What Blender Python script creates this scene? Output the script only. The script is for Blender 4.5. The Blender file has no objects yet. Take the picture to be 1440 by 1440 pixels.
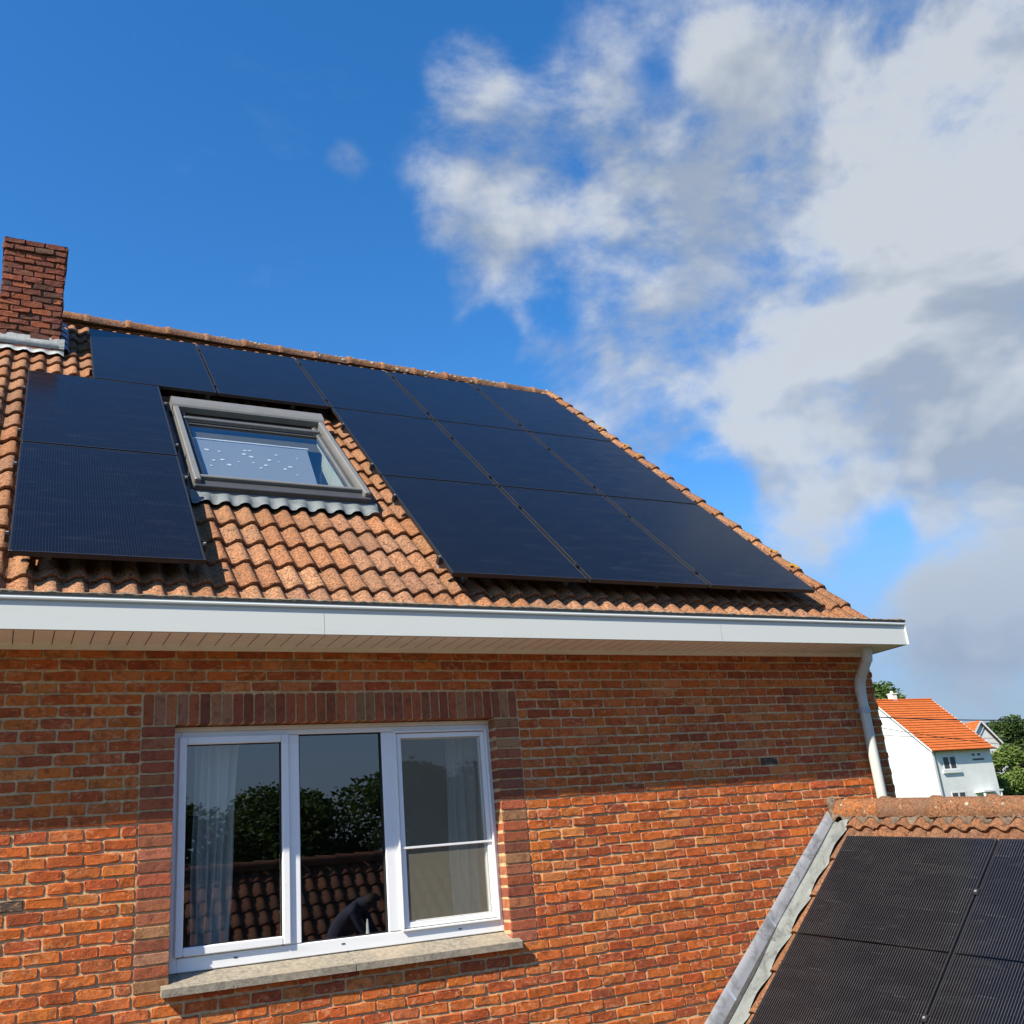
import bpy, math, random
from mathutils import Vector, Matrix
random.seed(7)
R = random.random
def U(a, b): return a + (b - a) * random.random()
scn = bpy.context.scene
COL = scn.collection
ZC = 4.6                      # camera height above the yard; all z below are relative to it

# ------------------------------------------------------------------ materials
def new_mat(name):
    m = bpy.data.materials.new(name); m.use_nodes = True
    nt = m.node_tree; nt.nodes.clear()
    out = nt.nodes.new('ShaderNodeOutputMaterial')
    return m, nt, out
def nd(nt, t, **kw):
    n = nt.nodes.new(t)
    for k, v in kw.items():
        if k in n.inputs: n.inputs[k].default_value = v
        else: setattr(n, k, v)
    return n
def L(nt, a, b): nt.links.new(a, b)
def c4(c): return (c[0], c[1], c[2], 1.0)
def noise(nt, vec, scale, detail=4, rough=.55, dist=0.0):
    n = nd(nt, 'ShaderNodeTexNoise'); n.inputs['Scale'].default_value = scale
    n.inputs['Detail'].default_value = detail; n.inputs['Roughness'].default_value = rough
    n.inputs['Distortion'].default_value = dist
    if vec is not None: L(nt, vec, n.inputs['Vector'])
    return n.outputs['Fac']
def ramp(nt, fac, stops):
    r = nd(nt, 'ShaderNodeValToRGB'); e = r.color_ramp.elements
    while len(e) < len(stops): e.new(.5)
    for i, (p, c) in enumerate(stops):
        e[i].position = p; e[i].color = c4(c) if len(c) == 3 else c
    L(nt, fac, r.inputs['Fac']); return r.outputs['Color']
def mixc(nt, fac, a, b, mode='MIX'):
    m = nd(nt, 'ShaderNodeMix', data_type='RGBA', blend_type=mode)
    for s, v in ((m.inputs[0], fac), (m.inputs[6], a), (m.inputs[7], b)):
        if hasattr(v, 'node'): L(nt, v, s)
        elif isinstance(v, (int, float)): s.default_value = v
        else: s.default_value = c4(v)
    return m.outputs[2]
def math_(nt, op, a, b=None, c=None):
    m = nd(nt, 'ShaderNodeMath', operation=op)
    for i, v in enumerate((a, b, c)):
        if v is None: continue
        if hasattr(v, 'node'): L(nt, v, m.inputs[i])
        else: m.inputs[i].default_value = v
    return m.outputs[0]
def smooth(nt, v, lo, hi, a=0.0, b=1.0):
    m = nd(nt, 'ShaderNodeMapRange', interpolation_type='SMOOTHSTEP')
    L(nt, v, m.inputs[0]); m.inputs[1].default_value = lo; m.inputs[2].default_value = hi
    m.inputs[3].default_value = a; m.inputs[4].default_value = b
    return m.outputs[0]
def bsdf(nt, out, color, rough=.7, spec=.5, metal=0.0, bump=None, bs=.3, bd=.01):
    b = nd(nt, 'ShaderNodeBsdfPrincipled')
    if hasattr(color, 'node'): L(nt, color, b.inputs['Base Color'])
    else: b.inputs['Base Color'].default_value = c4(color)
    if hasattr(rough, 'node'): L(nt, rough, b.inputs['Roughness'])
    else: b.inputs['Roughness'].default_value = rough
    b.inputs['Specular IOR Level'].default_value = spec
    b.inputs['Metallic'].default_value = metal
    if bump is not None:
        u = nd(nt, 'ShaderNodeBump'); u.inputs['Strength'].default_value = bs; u.inputs['Distance'].default_value = bd
        L(nt, bump, u.inputs['Height']); L(nt, u.outputs[0], b.inputs['Normal'])
    L(nt, b.outputs[0], out.inputs['Surface']); return b
def objvec(nt): return nd(nt, 'ShaderNodeTexCoord').outputs['Object']
def attr(nt, name='tone'):
    a = nd(nt, 'ShaderNodeAttribute'); a.attribute_name = name; return a.outputs['Color']
def mapped(nt, vec, scale):
    m = nd(nt, 'ShaderNodeMapping'); m.inputs['Scale'].default_value = scale
    L(nt, vec, m.inputs['Vector']); return m.outputs[0]

def mat_brick(name, pale=(.52, .27, .16), pale_amt=.5):
    m, nt, out = new_mat(name); v = objvec(nt); t = attr(nt)
    # fired streaks and pale patches on each brick face, moved from brick to brick by its tone
    sh = nd(nt, 'ShaderNodeVectorMath', operation='MULTIPLY_ADD'); L(nt, t, sh.inputs[0]); sh.inputs[1].default_value = (9, 7, 5); L(nt, v, sh.inputs[2])
    n1 = noise(nt, mapped(nt, sh.outputs[0], (14, 14, 26)), 1.0, 5, .6, 1.6)
    n2 = noise(nt, v, 75, 5, .7)
    n3 = noise(nt, sh.outputs[0], 22, 3, .55)
    c = mixc(nt, smooth(nt, n1, .55, .62, 0, pale_amt), t, pale)
    c = mixc(nt, smooth(nt, n3, .50, .64, 0, .6), c, mixc(nt, .7, t, (.10, .035, .02)))
    c = mixc(nt, smooth(nt, n2, .54, .64, 0, .5), c, (.13, .04, .02))
    c = mixc(nt, smooth(nt, noise(nt, v, 150, 3, .6), .3, .42, .22, 0), c, (.46, .22, .09))
    h = math_(nt, 'ADD', n2, math_(nt, 'MULTIPLY', n3, 1.6))
    bsdf(nt, out, c, .88, .25, bump=h, bs=.55, bd=.006); return m
def mat_mortar(name, col=(.66, .455, .235)):
    m, nt, out = new_mat(name); v = objvec(nt)
    n = noise(nt, v, 35, 6, .7); n2 = noise(nt, v, 3, 3, .6)
    c = mixc(nt, smooth(nt, n, .3, .7), [x * .55 for x in col], col)
    c = mixc(nt, smooth(nt, n2, .45, .65, 0, .3), c, (.40, .32, .22))
    bsdf(nt, out, c, .95, .1, bump=noise(nt, v, 90, 5, .7), bs=.6, bd=.006); return m
def mat_tile(name, base=None):
    m, nt, out = new_mat(name); v = objvec(nt); t = attr(nt)
    fine = noise(nt, v, 65, 4, .75, .4); big = noise(nt, v, 1.6, 4, .6); mid = noise(nt, v, 17, 5, .65)
    c = mixc(nt, smooth(nt, fine, .42, .58), mixc(nt, .75, t, (.10, .045, .024)), t)
    c = mixc(nt, smooth(nt, mid, .5, .72, 0, .6), c, (.15, .085, .05))
    c = mixc(nt, smooth(nt, noise(nt, v, 42, 4, .65), .57, .63, 0, .85), c, (.05, .03, .018))
    c = mixc(nt, smooth(nt, noise(nt, v, 8.3, 5, .7, .5), .68, .73, 0, .85), c, (.58, .48, .36))
    c = mixc(nt, smooth(nt, big, .5, .72, 0, .4), c, (.2, .115, .06))
    if base: c = mixc(nt, smooth(nt, noise(nt, v, 9, 6, .7, .6), .48, .62, 0, .6), c, (.12, .08, .05)); c = mixc(nt, smooth(nt, noise(nt, v, 23, 6, .75, .4), .62, .68, 0, .7), c, (.40, .35, .27))
    bsdf(nt, out, c, .92, .12, bump=math_(nt, 'ADD', fine, math_(nt, 'MULTIPLY', mid, 1.5)), bs=.75, bd=.008); return m
def mat_plain(name, col, rough=.6, spec=.4, metal=0.0, var=.12, scale=6, bump=.1):
    m, nt, out = new_mat(name); v = objvec(nt)
    n = noise(nt, v, scale, 6, .65); n2 = noise(nt, v, scale * 9, 3, .6)
    c = mixc(nt, smooth(nt, n, .3, .7), [x * (1 - var) for x in col], [min(1, x * (1 + var * .6)) for x in col])
    bsdf(nt, out, c, rough, spec, metal, bump=n2, bs=bump, bd=.004); return m
def mat_pvc(name, col=(.58, .605, .56)):
    m, nt, out = new_mat(name); v = objvec(nt)
    n = noise(nt, mapped(nt, v, (1.2, 3, 9)), 1.5, 6, .7)
    c = mixc(nt, smooth(nt, n, .52, .8, 0, .35), col, (.48, .46, .38))
    bsdf(nt, out, c, .38, .4, bump=noise(nt, v, 4, 2, .5), bs=.05, bd=.01); return m
def mat_zinc(name, col=(.40, .43, .45), rough=.5, dark=.55, metal=.25):
    m, nt, out = new_mat(name); v = objvec(nt)
    n = noise(nt, v, 9, 6, .7, 1.0); n2 = noise(nt, v, 2.2, 4, .6)
    c = mixc(nt, smooth(nt, n, .45, .7), col, [x * dark for x in col])
    c = mixc(nt, smooth(nt, n2, .45, .7, 0, .4), c, [min(1, x * 1.3) for x in col])
    bsdf(nt, out, c, rough, .4, metal, bump=math_(nt, 'ADD', n, n2), bs=.35, bd=.012); return m
def mat_panel(name, pitch, lines=.5, half=False, length=1.74):
    m, nt, out = new_mat(name); v = objvec(nt)
    s = nd(nt, 'ShaderNodeSeparateXYZ'); L(nt, v, s.inputs[0])
    fx = math_(nt, 'FRACT', math_(nt, 'DIVIDE', s.outputs[0], pitch))
    ln = math_(nt, 'LESS_THAN', fx, .17)
    # the wire tone differs at random from cell to cell
    cell = nd(nt, 'ShaderNodeTexWhiteNoise'); cell.noise_dimensions = '2D'
    cv = nd(nt, 'ShaderNodeCombineXYZ')
    L(nt, math_(nt, 'FLOOR', math_(nt, 'DIVIDE', s.outputs[0], .178)), cv.inputs[0])
    L(nt, math_(nt, 'FLOOR', math_(nt, 'DIVIDE', s.outputs[1], .0872)), cv.inputs[1]); L(nt, cv.outputs[0], cell.inputs['Vector'])
    lnv = math_(nt, 'MULTIPLY', ln, smooth(nt, cell.outputs[0], 0, 1, .7 * lines, lines))
    c = mixc(nt, lnv, (.0045, .0048, .007), (.085, .083, .08))
    # cell gaps and the solder dots that stand on them
    fy = math_(nt, 'FRACT', math_(nt, 'DIVIDE', s.outputs[1], .0872))
    gap = math_(nt, 'MULTIPLY', math_(nt, 'LESS_THAN', fy, .03), .35)
    c = mixc(nt, gap, c, (.002, .002, .003))
    dot = math_(nt, 'MULTIPLY', math_(nt, 'MULTIPLY', math_(nt, 'LESS_THAN', fy, .06), math_(nt, 'LESS_THAN', fx, .3)), smooth(nt, noise(nt, v, 5, 2, .5), .55, .7, 0, lines))
    c = mixc(nt, dot, c, (.12, .12, .12))
    if half:
        mid = math_(nt, 'LESS_THAN', math_(nt, 'ABSOLUTE', math_(nt, 'SUBTRACT', s.outputs[1], length / 2)), .006)
        c = mixc(nt, mid, c, (.001, .001, .001))
    dust = noise(nt, mapped(nt, v, (2.2, 9, 1)), 1.6, 6, .7, .8)
    c = mixc(nt, smooth(nt, dust, .5, .85, 0, .06), c, (.22, .22, .22))
    c = mixc(nt, smooth(nt, noise(nt, mapped(nt, v, (3.5, 16, 1)), 1.3, 5, .65, .6), .66, .80, 0, .06), c, (.3, .33, .38))
    r = smooth(nt, dust, .3, .8, .10, .26)
    b = bsdf(nt, out, c, r, .22)
    return m
def mat_glass(name, gain=1.0, tint=(.8, .84, .82), rough=0.0, base=.02):
    m, nt, out = new_mat(name)
    tr = nd(nt, 'ShaderNodeBsdfTransparent'); tr.inputs[0].default_value = c4(tint)
    gl = nd(nt, 'ShaderNodeBsdfGlossy'); gl.inputs['Roughness'].default_value = rough; gl.inputs['Color'].default_value = (.95, .97, 1, 1)
    lw_ = nd(nt, 'ShaderNodeLayerWeight'); lw_.inputs['Blend'].default_value = .5
    f = math_(nt, 'MINIMUM', math_(nt, 'ADD', math_(nt, 'MULTIPLY', math_(nt, 'POWER', lw_.outputs['Facing'], 4.0), gain), base), .96)
    mx = nd(nt, 'ShaderNodeMixShader'); L(nt, f, mx.inputs[0]); L(nt, tr.outputs[0], mx.inputs[1]); L(nt, gl.outputs[0], mx.inputs[2])
    L(nt, mx.outputs[0], out.inputs['Surface']); return m
def mat_screen(name):
    m, nt, out = new_mat(name)
    tr = nd(nt, 'ShaderNodeBsdfTransparent')
    df = nd(nt, 'ShaderNodeBsdfDiffuse'); df.inputs[0].default_value = (.30, .285, .215, 1)
    mx = nd(nt, 'ShaderNodeMixShader'); mx.inputs[0].default_value = .36
    L(nt, tr.outputs[0], mx.inputs[1]); L(nt, df.outputs[0], mx.inputs[2]); L(nt, mx.outputs[0], out.inputs['Surface']); return m
def mat_cloth(name, col, tr=.3):
    m, nt, out = new_mat(name)
    df = nd(nt, 'ShaderNodeBsdfDiffuse'); df.inputs[0].default_value = c4(col)
    tl = nd(nt, 'ShaderNodeBsdfTranslucent'); tl.inputs[0].default_value = c4(col)
    mx = nd(nt, 'ShaderNodeMixShader'); mx.inputs[0].default_value = tr
    L(nt, df.outputs[0], mx.inputs[1]); L(nt, tl.outputs[0], mx.inputs[2]); L(nt, mx.outputs[0], out.inputs['Surface']); return m
def mat_leaf(name):
    m, nt, out = new_mat(name); t = attr(nt)
    df = nd(nt, 'ShaderNodeBsdfPrincipled'); L(nt, t, df.inputs['Base Color']); df.inputs['Roughness'].default_value = .55; df.inputs['Specular IOR Level'].default_value = .25
    tl = nd(nt, 'ShaderNodeBsdfTranslucent'); L(nt, mixc(nt, .5, t, (.12, .2, .02)), tl.inputs[0])
    mx = nd(nt, 'ShaderNodeMixShader'); mx.inputs[0].default_value = .25
    L(nt, df.outputs[0], mx.inputs[1]); L(nt, tl.outputs[0], mx.inputs[2]); L(nt, mx.outputs[0], out.inputs['Surface']); return m
def mat_brick_flat(name):
    m, nt, out = new_mat(name); v = objvec(nt)
    s = nd(nt, 'ShaderNodeSeparateXYZ'); L(nt, v, s.inputs[0]); cb = nd(nt, 'ShaderNodeCombineXYZ')
    L(nt, math_(nt, 'ADD', s.outputs[0], s.outputs[1]), cb.inputs[0]); L(nt, s.outputs[2], cb.inputs[1])
    b = nd(nt, 'ShaderNodeTexBrick'); L(nt, cb.outputs[0], b.inputs['Vector']); b.inputs['Scale'].default_value = 1
    b.inputs['Brick Width'].default_value = .18; b.inputs['Row Height'].default_value = .0667; b.inputs['Mortar Size'].default_value = .007
    b.inputs['Color1'].default_value = (.30, .09, .035, 1); b.inputs['Color2'].default_value = (.2, .06, .03, 1); b.inputs['Mortar'].default_value = (.4, .3, .18, 1)
    c = mixc(nt, smooth(nt, noise(nt, v, 30, 5, .7), .5, .7, 0, .5), b.outputs[0], (.12, .05, .03))
    bsdf(nt, out, c, .9, .2, bump=b.outputs['Fac'], bs=-.6, bd=.008); return m

M = dict(
    brick=mat_brick('wall_brick', (.54, .25, .12), .6), brick2=mat_brick('surround_brick', (.36, .17, .10), .14), brickc=mat_brick('chimney_brick', (.30, .16, .10), .35),
    brickflat=mat_brick_flat('gable_brick'),
    mortar=mat_mortar('mortar'), mortar_dark=mat_mortar('chimney_mortar', (.17, .12, .085)), mortar_grey=mat_mortar('grey_mortar', (.20, .15, .11)),
    tile=mat_tile('concrete_tile'), tile2=mat_tile('ridge_tile', 1),
    pvc=mat_pvc('white_pvc'), pvc_win=mat_pvc('window_pvc', (.78, .79, .77)), soffit=mat_plain('cream_soffit', (.82, .78, .68), .5, .3, var=.06),
    joint=mat_plain('soffit_joint', (.09, .07, .05), .8), rubber=mat_plain('black_gasket', (.015, .015, .017), .6),
    edge=mat_mortar('gritty_roof_edge', (.20, .17, .12)), felt_gap_shade=mat_plain('black_felt_gap_shade', (.03, .03, .03), .8, var=.4, scale=30, bump=.6),
    pipe=mat_pvc('pipe_pvc', (.50, .51, .45)), zinc=mat_zinc('zinc'), lead=mat_zinc('lead', (.17, .18, .20), .6, .5, 0), leadt=mat_zinc('lead_tray', (.165, .185, .18), .55, .5, 0), leadw=mat_zinc('painted_lead', (.36, .385, .37), .7, .72, 0),
    leadd=mat_zinc('dark_lead', (.22, .25, .31), .6, .6, 0),
    apron=mat_zinc('apron_grey', (.15, .17, .17), .6, .6, 0), alu=mat_plain('grey_aluminium', (.145, .145, .135), .45, .5, .0, var=.08),
    alud=mat_plain('dark_aluminium', (.045, .047, .05), .5, .5), silver=mat_plain('silver_rail', (.24, .24, .24), .5, .5, .2),
    sill=mat_mortar('stone_sill', (.32, .285, .22)), pframe=mat_plain('black_panel_frame', (.016, .016, .018), .38, .5, var=.2),
    pv=mat_panel('solar_glass', .0173, .15), pv2=mat_panel('solar_glass_annex', .0176, .75, True, 1.708),
    glass=mat_glass('window_glass', 1.1, (.74, .78, .76), base=.17), skyglass=mat_glass('skylight_glass', 1.0, (.8, .84, .84), base=.10), screen=mat_screen('insect_screen'),
    curtain=mat_cloth('curtain_cloth', (.85, .85, .83), .3), room=mat_plain('room_wall', (.26, .235, .19), .9, .1, var=.05), roomf=mat_plain('room_floor', (.12, .08, .05), .6, .3),
    dotted_sheet=mat_cloth('blue_grey_cloth', (.29, .345, .42), .3), dots=mat_plain('white_marks', (.62, .66, .72), .7, .2), olive=mat_plain('olive_lining', (.085, .078, .035), .8, .2), shaft=mat_plain('pale_lining', (.42, .47, .40), .8, .2),
    render=mat_plain('white_render', (.60, .615, .59), .85, .1, var=.06, scale=1.2), otile=mat_plain('orange_tile', (.46, .115, .026), .75, .2, var=.18, scale=3),
    gline=mat_plain('tile_row_gap', (.16, .05, .015), .85, .1), wood=mat_plain('bark', (.07, .05, .035), .9, .1, var=.4, scale=12, bump=.6), leaf=mat_leaf('leaf'),
    winglass=mat_glass('far_glass', 1.0, (.25, .28, .3), base=.1), white=mat_plain('white_plastic', (.8, .8, .8), .4), jacket=mat_plain('dark_jacket', (.05, .055, .085), .8, .2), skin=mat_plain('skin', (.45, .24, .16), .6, .3),
    jeans=mat_plain('dark_trousers', (.03, .032, .04), .85, .2), hair=mat_plain('hair', (.03, .02, .012), .7, .3), cable=mat_plain('cable_black', (.02, .02, .02), .6),
    bounce_gravel=mat_plain('deck_bounce_gravel', (.22, .18, .13), .95, .1, var=.35, scale=14),
    grass=mat_plain('grass_ground', (.07, .10, .03), .95, .1, var=.4, scale=.3), yard=mat_plain('yard_bounce_paving', (.19, .155, .115), .9, .2, var=.25, scale=2),
    lichen=mat_plain('orange_lichen', (.36, .19, .025), .95, .1, var=.3, scale=40), lichenw=mat_plain('pale_lichen', (.34, .30, .22), .95, .1, var=.3, scale=40),
)

# ------------------------------------------------------------------ mesh helper
class MB:
    def __init__(s): s.v = []; s.f = []; s.m = []; s.c = []; s.s = []
    def face(s, pts, mi=0, col=(1, 1, 1), sm=False):
        b = len(s.v); s.v += [tuple(p) for p in pts]; s.f.append(tuple(range(b, b + len(pts)))); s.m.append(mi); s.c.append(col); s.s.append(sm)
    def add(s, vs, fs, mi=0, col=(1, 1, 1), sm=False):
        b = len(s.v); s.v += [tuple(p) for p in vs]
        for f in fs: s.f.append(tuple(i + b for i in f)); s.m.append(mi); s.c.append(col); s.s.append(sm)
    def box(s, a, b, mi=0, col=(1, 1, 1), T=None, bev=0.0):
        x0, y0, z0 = a; x1, y1, z1 = b
        if bev > 0:
            k = bev; vs = []
            for z, i in ((z0, k), (z0 + k, 0), (z1 - k, 0), (z1, k)):
                for (px, py, dx, dy) in ((x0, y0, 1, 1), (x1, y0, -1, 1), (x1, y1, -1, -1), (x0, y1, 1, -1)):
                    if dx * dy > 0: q = [(px + dx * i, py + dy * (k + i)), (px + dx * (k + i), py + dy * i)]
                    else: q = [(px + dx * (k + i), py + dy * i), (px + dx * i, py + dy * (k + i))]
                    vs += [(x, y, z) for x, y in q]
            fs = [tuple(reversed(range(8))), tuple(range(24, 32))]
            for r in range(3):
                for i in range(8): fs.append((r * 8 + i, r * 8 + (i + 1) % 8, r * 8 + 8 + (i + 1) % 8, r * 8 + 8 + i))
        else:
            vs = [(x0, y0, z0), (x1, y0, z0), (x1, y1, z0), (x0, y1, z0), (x0, y0, z1), (x1, y0, z1), (x1, y1, z1), (x0, y1, z1)]
            fs = [(3, 2, 1, 0), (4, 5, 6, 7), (0, 1, 5, 4), (1, 2, 6, 5), (2, 3, 7, 6), (3, 0, 4, 7)]
        if T: vs = [T(*p) for p in vs]
        s.add(vs, fs, mi, col)
    def tube(s, pts, r, n=12, mi=0, col=(1, 1, 1), cap=True):
        rings = []; N = len(pts); P = [Vector(p) for p in pts]
        for i in range(N):
            d = (P[min(i + 1, N - 1)] - P[max(i - 1, 0)]).normalized()
            a = d.orthogonal() if abs(d.z) > .9 else d.cross(Vector((0, 0, 1)))
            if abs(d.z) > .9: a = d.cross(Vector((0, 1, 0)))
            a.normalize(); b = d.cross(a); rr = r[i] if isinstance(r, (list, tuple)) else r
            rings.append([P[i] + a * rr * math.cos(2 * math.pi * k / n) + b * rr * math.sin(2 * math.pi * k / n) for k in range(n)])
        vs = [p for g in rings for p in g]; fs = []
        for i in range(N - 1):
            for k in range(n): fs.append((i * n + k, i * n + (k + 1) % n, (i + 1) * n + (k + 1) % n, (i + 1) * n + k))
        s.add(vs, fs, mi, col, True)
        if cap: s.face([p for p in reversed(rings[0])], mi, col); s.face(rings[-1], mi, col)
    def grid(s, G, mi=0, col=(1, 1, 1), sm=True, flip=False):
        a = len(G); b = len(G[0]); vs = [p for r in G for p in r]; fs = []
        for i in range(a - 1):
            for j in range(b - 1):
                q = (i * b + j, i * b + j + 1, (i + 1) * b + j + 1, (i + 1) * b + j); fs.append(q[::-1] if flip else q)
        s.add(vs, fs, mi, col, sm)
    def mesh(s, name, mats, M4=None):
        me = bpy.data.meshes.new(name); vs = s.v
        if M4 is not None: vs = [tuple(M4 @ Vector(p)) for p in vs]
        me.from_pydata(vs, [], s.f); 
        for m in mats: me.materials.append(m)
        me.polygons.foreach_set('material_index', s.m); me.polygons.foreach_set('use_smooth', s.s)
        at = me.color_attributes.new('tone', 'FLOAT_COLOR', 'CORNER'); buf = []
        for f, c in zip(s.f, s.c): buf += [c[0], c[1], c[2], 1.0] * len(f)
        at.data.foreach_set('color', buf); me.update(); return me
W0 = {}
def root(name, label, cat, loc=(0, 0, 0), group=None, rot=None):
    o = bpy.data.objects.new(name, None); COL.objects.link(o); o.empty_display_size = .2
    Mx = Matrix.Translation((loc[0], loc[1], loc[2] + ZC))
    if rot is not None: Mx = Mx @ rot.to_4x4()
    o.matrix_world = Mx; W0[o.name] = Mx
    o['label'] = label; o['category'] = cat
    if group: o['group'] = group
    return o
def up(p): return (p[0], p[1], p[2] + ZC)
def part(name, mb, mats, par=None, local=False):
    """mb holds coordinates relative to the camera height (or in the parent's own frame when local)."""
    if not isinstance(mats, (list, tuple)): mats = [mats]
    base = W0[par.name] if par is not None else Matrix.Identity(4)
    M4 = None if local else base.inverted() @ Matrix.Translation((0, 0, ZC))
    me = mb.mesh(name, mats, M4); o = bpy.data.objects.new(name, me); COL.objects.link(o)
    if par is not None: o.parent = par
    W0[o.name] = base; return o
def thing(o, label, cat, group=None):
    o['label'] = label; o['category'] = cat
    if group: o['group'] = group
    return o
def structure(o): o['kind'] = 'structure'; return o

# ------------------------------------------------------------------ camera
RX = ((0.893522577382976, -0.4405644299178837, -0.0867201637337805), (0.07248410372560735, 0.33212366211615446, -0.94044666396859), (0.443129166738073, 0.8340244937372552, 0.32869390841988))
cam = bpy.data.cameras.new('camera'); co = bpy.data.objects.new('camera', cam); COL.objects.link(co)
cam.sensor_fit = 'HORIZONTAL'; cam.sensor_width = 36; cam.lens = 36 * 1375.08 / 1440; cam.clip_end = 6000; cam.clip_start = .05
rt = Matrix((RX[0], [-x for x in RX[1]], [-x for x in RX[2]])).transposed()
co.matrix_world = Matrix.Translation((0, -6.06, ZC)) @ rt.to_4x4()
scn.camera = co

# ------------------------------------------------------------------ bricks
BR = [(.46, .108, .021), (.43, .092, .019), (.39, .080, .020), (.47, .128, .025), (.44, .100, .020), (.36, .074, .022), (.43, .115, .035), (.50, .165, .045), (.31, .068, .024), (.46, .100, .017), (.49, .122, .020), (.48, .13, .028)]
SR = [(.31, .082, .036), (.27, .070, .033), (.33, .09, .036), (.24, .072, .038), (.29, .095, .045), (.34, .115, .055), (.20, .066, .038), (.31, .15, .075)]
CR = [(.19, .056, .032), (.145, .048, .031), (.23, .064, .032), (.10, .043, .033), (.27, .078, .036)]
def brick(mb, x0, x1, z0, z1, y=0.0, depth=.012, pal=BR, rough=1.0, mi=0, T=None, back=None):
    """one irregular brick: its face proud of the joint, corners worn, arrises rounded"""
    w = x1 - x0; h = z1 - z0; k = min(.006 * U(.3, 1.6), h * .3); j = .0016 * rough
    tl = U(-.0012, .0012) * rough
    ring = [(x0 + k, z0), ((x0 * 2 + x1) / 3, z0), ((x0 + x1 * 2) / 3, z0), (x1 - k, z0), (x1, z0 + k), (x1, z1 - k), (x1 - k, z1), ((x0 + x1 * 2) / 3, z1), ((x0 * 2 + x1) / 3, z1), (x0 + k, z1), (x0, z1 - k), (x0, z0 + k)]
    ring = [(a + U(-j, j), b + U(-j, j) + tl * (a - (x0 + x1) / 2) / max(w, .01)) for a, b in ring]
    cx, cz = (x0 + x1) / 2, (z0 + z1) / 2; yf = y - U(0, .004) * rough
    def inset(e):
        o = []
        for a, b in ring: o.append((a - math.copysign(min(e, w * .3), a - cx) * (1 if abs(a - cx) > w * .25 else .2), b - math.copysign(min(e, h * .3), b - cz) * (1 if abs(b - cz) > h * .2 else .2)))
        return o
    r1 = inset(.001); r2 = inset(.0036); yb = y + depth if back is None else back
    vs = [(a, yb, b) for a, b in ring] + [(a, yf + .0030, b) for a, b in r1] + [(a, yf + U(-.0012, .0012) * rough, b) for a, b in r2]
    if T: vs = [T(*p) for p in vs]
    n = 12; fs = [tuple(range(24, 36))]
    for q in range(2):
        for i in range(n): fs.append((q * n + i, q * n + (i + 1) % n, q * n + n + (i + 1) % n, q * n + n + i))
    c = random.choice(pal); g = U(.82, 1.15); c = (c[0] * g, c[1] * g * U(.93, 1.08), c[2] * g * U(.88, 1.12))
    mb.add(vs, fs, mi, c)
XW = 6.53; XL = -4.2
WX0, WX1, WZ0, WZ1 = .868, 2.935, -.505, .880           # window opening
SX0, SX1, SZ1, SZ0 = .683, 3.118, 1.066, -.56           # brick surround
house = root('brick_house', 'red brick house with orange tiled roof, white gutter board and one wide white window', 'house', (1.2, 3.9, -ZC))

mb = MB(); CH = .0667; BW = .1795; ZT = 1.335
row = 0; z = ZT - CH
dark = set()
PX0 = SX0 - .008 + .0105 - 60 * BW
while z > -ZC:
    n0 = int((XL - PX0) / BW) - 1
    xs_ = []; n = n0
    while True:
        x = PX0 + n * BW + (row % 2) * BW / 2; n += 1
        ok = abs(x - (SX0 + .0025)) < .01
        xs_.append(x if ok else x + U(-.007, .007))
        if x > XW: break
    low = None
    for x, x1 in zip(xs_[:-1], xs_[1:]):
        a, b = max(x, XL), min(x1 - .0105, XW - .002)
        if b <= a: continue
        segs = [(a, b)]
        if z + CH * .55 > SZ0 and z + CH * .4 < SZ1:
            l_ = min(b, SX0 - .008); r_ = max(a, SX1 + .008) if low is None else low
            segs = [(a, l_)]
            if b > SX1 + .008:
                if b - r_ < .05 and low is None: low = r_
                else: segs.append((r_, b)); low = None
        for p, q in segs:
            if q - p < .02: continue
            zz = z + U(-.001, .001)
            bb = b >= XW - .003
            brick(mb, p, q, zz + .0060, zz + CH - .0060, rough=1.4 + .6 * R() + (1.0 if bb else 0), pal=BR if R() > .0006 else [(.07, .055, .045)])
    row += 1; z -= CH
wall_brick_n = len(mb.f)
# surround: stretchers stacked at both jambs, soldiers over the lintel; they return into the reveal
z = WZ1 - .0075
while z > SZ0:
    for a, b in ((SX0, WX0 - .001), (WX1 + .001, SX1)):
        zb = max(z - .058, SZ0 - .0)
        if a > 1: b2 = b
        if z - zb > .02:
            if z < WZ0 + .01: a, b = (a, .822) if a < 1 else (2.992, b)
            brick(mb, a, b, zb, z, y=-.003, pal=SR, rough=.7, mi=2, back=.125)
    z -= .0672
x = SX0; n = 38; st = (SX1 - SX0) / n
for i in range(n):
    brick(mb, x + .0045, x + st - .0045, WZ1 + .002, SZ1 - .007, y=-.003, pal=SR, rough=.7, mi=2, back=.125); x += st
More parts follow.
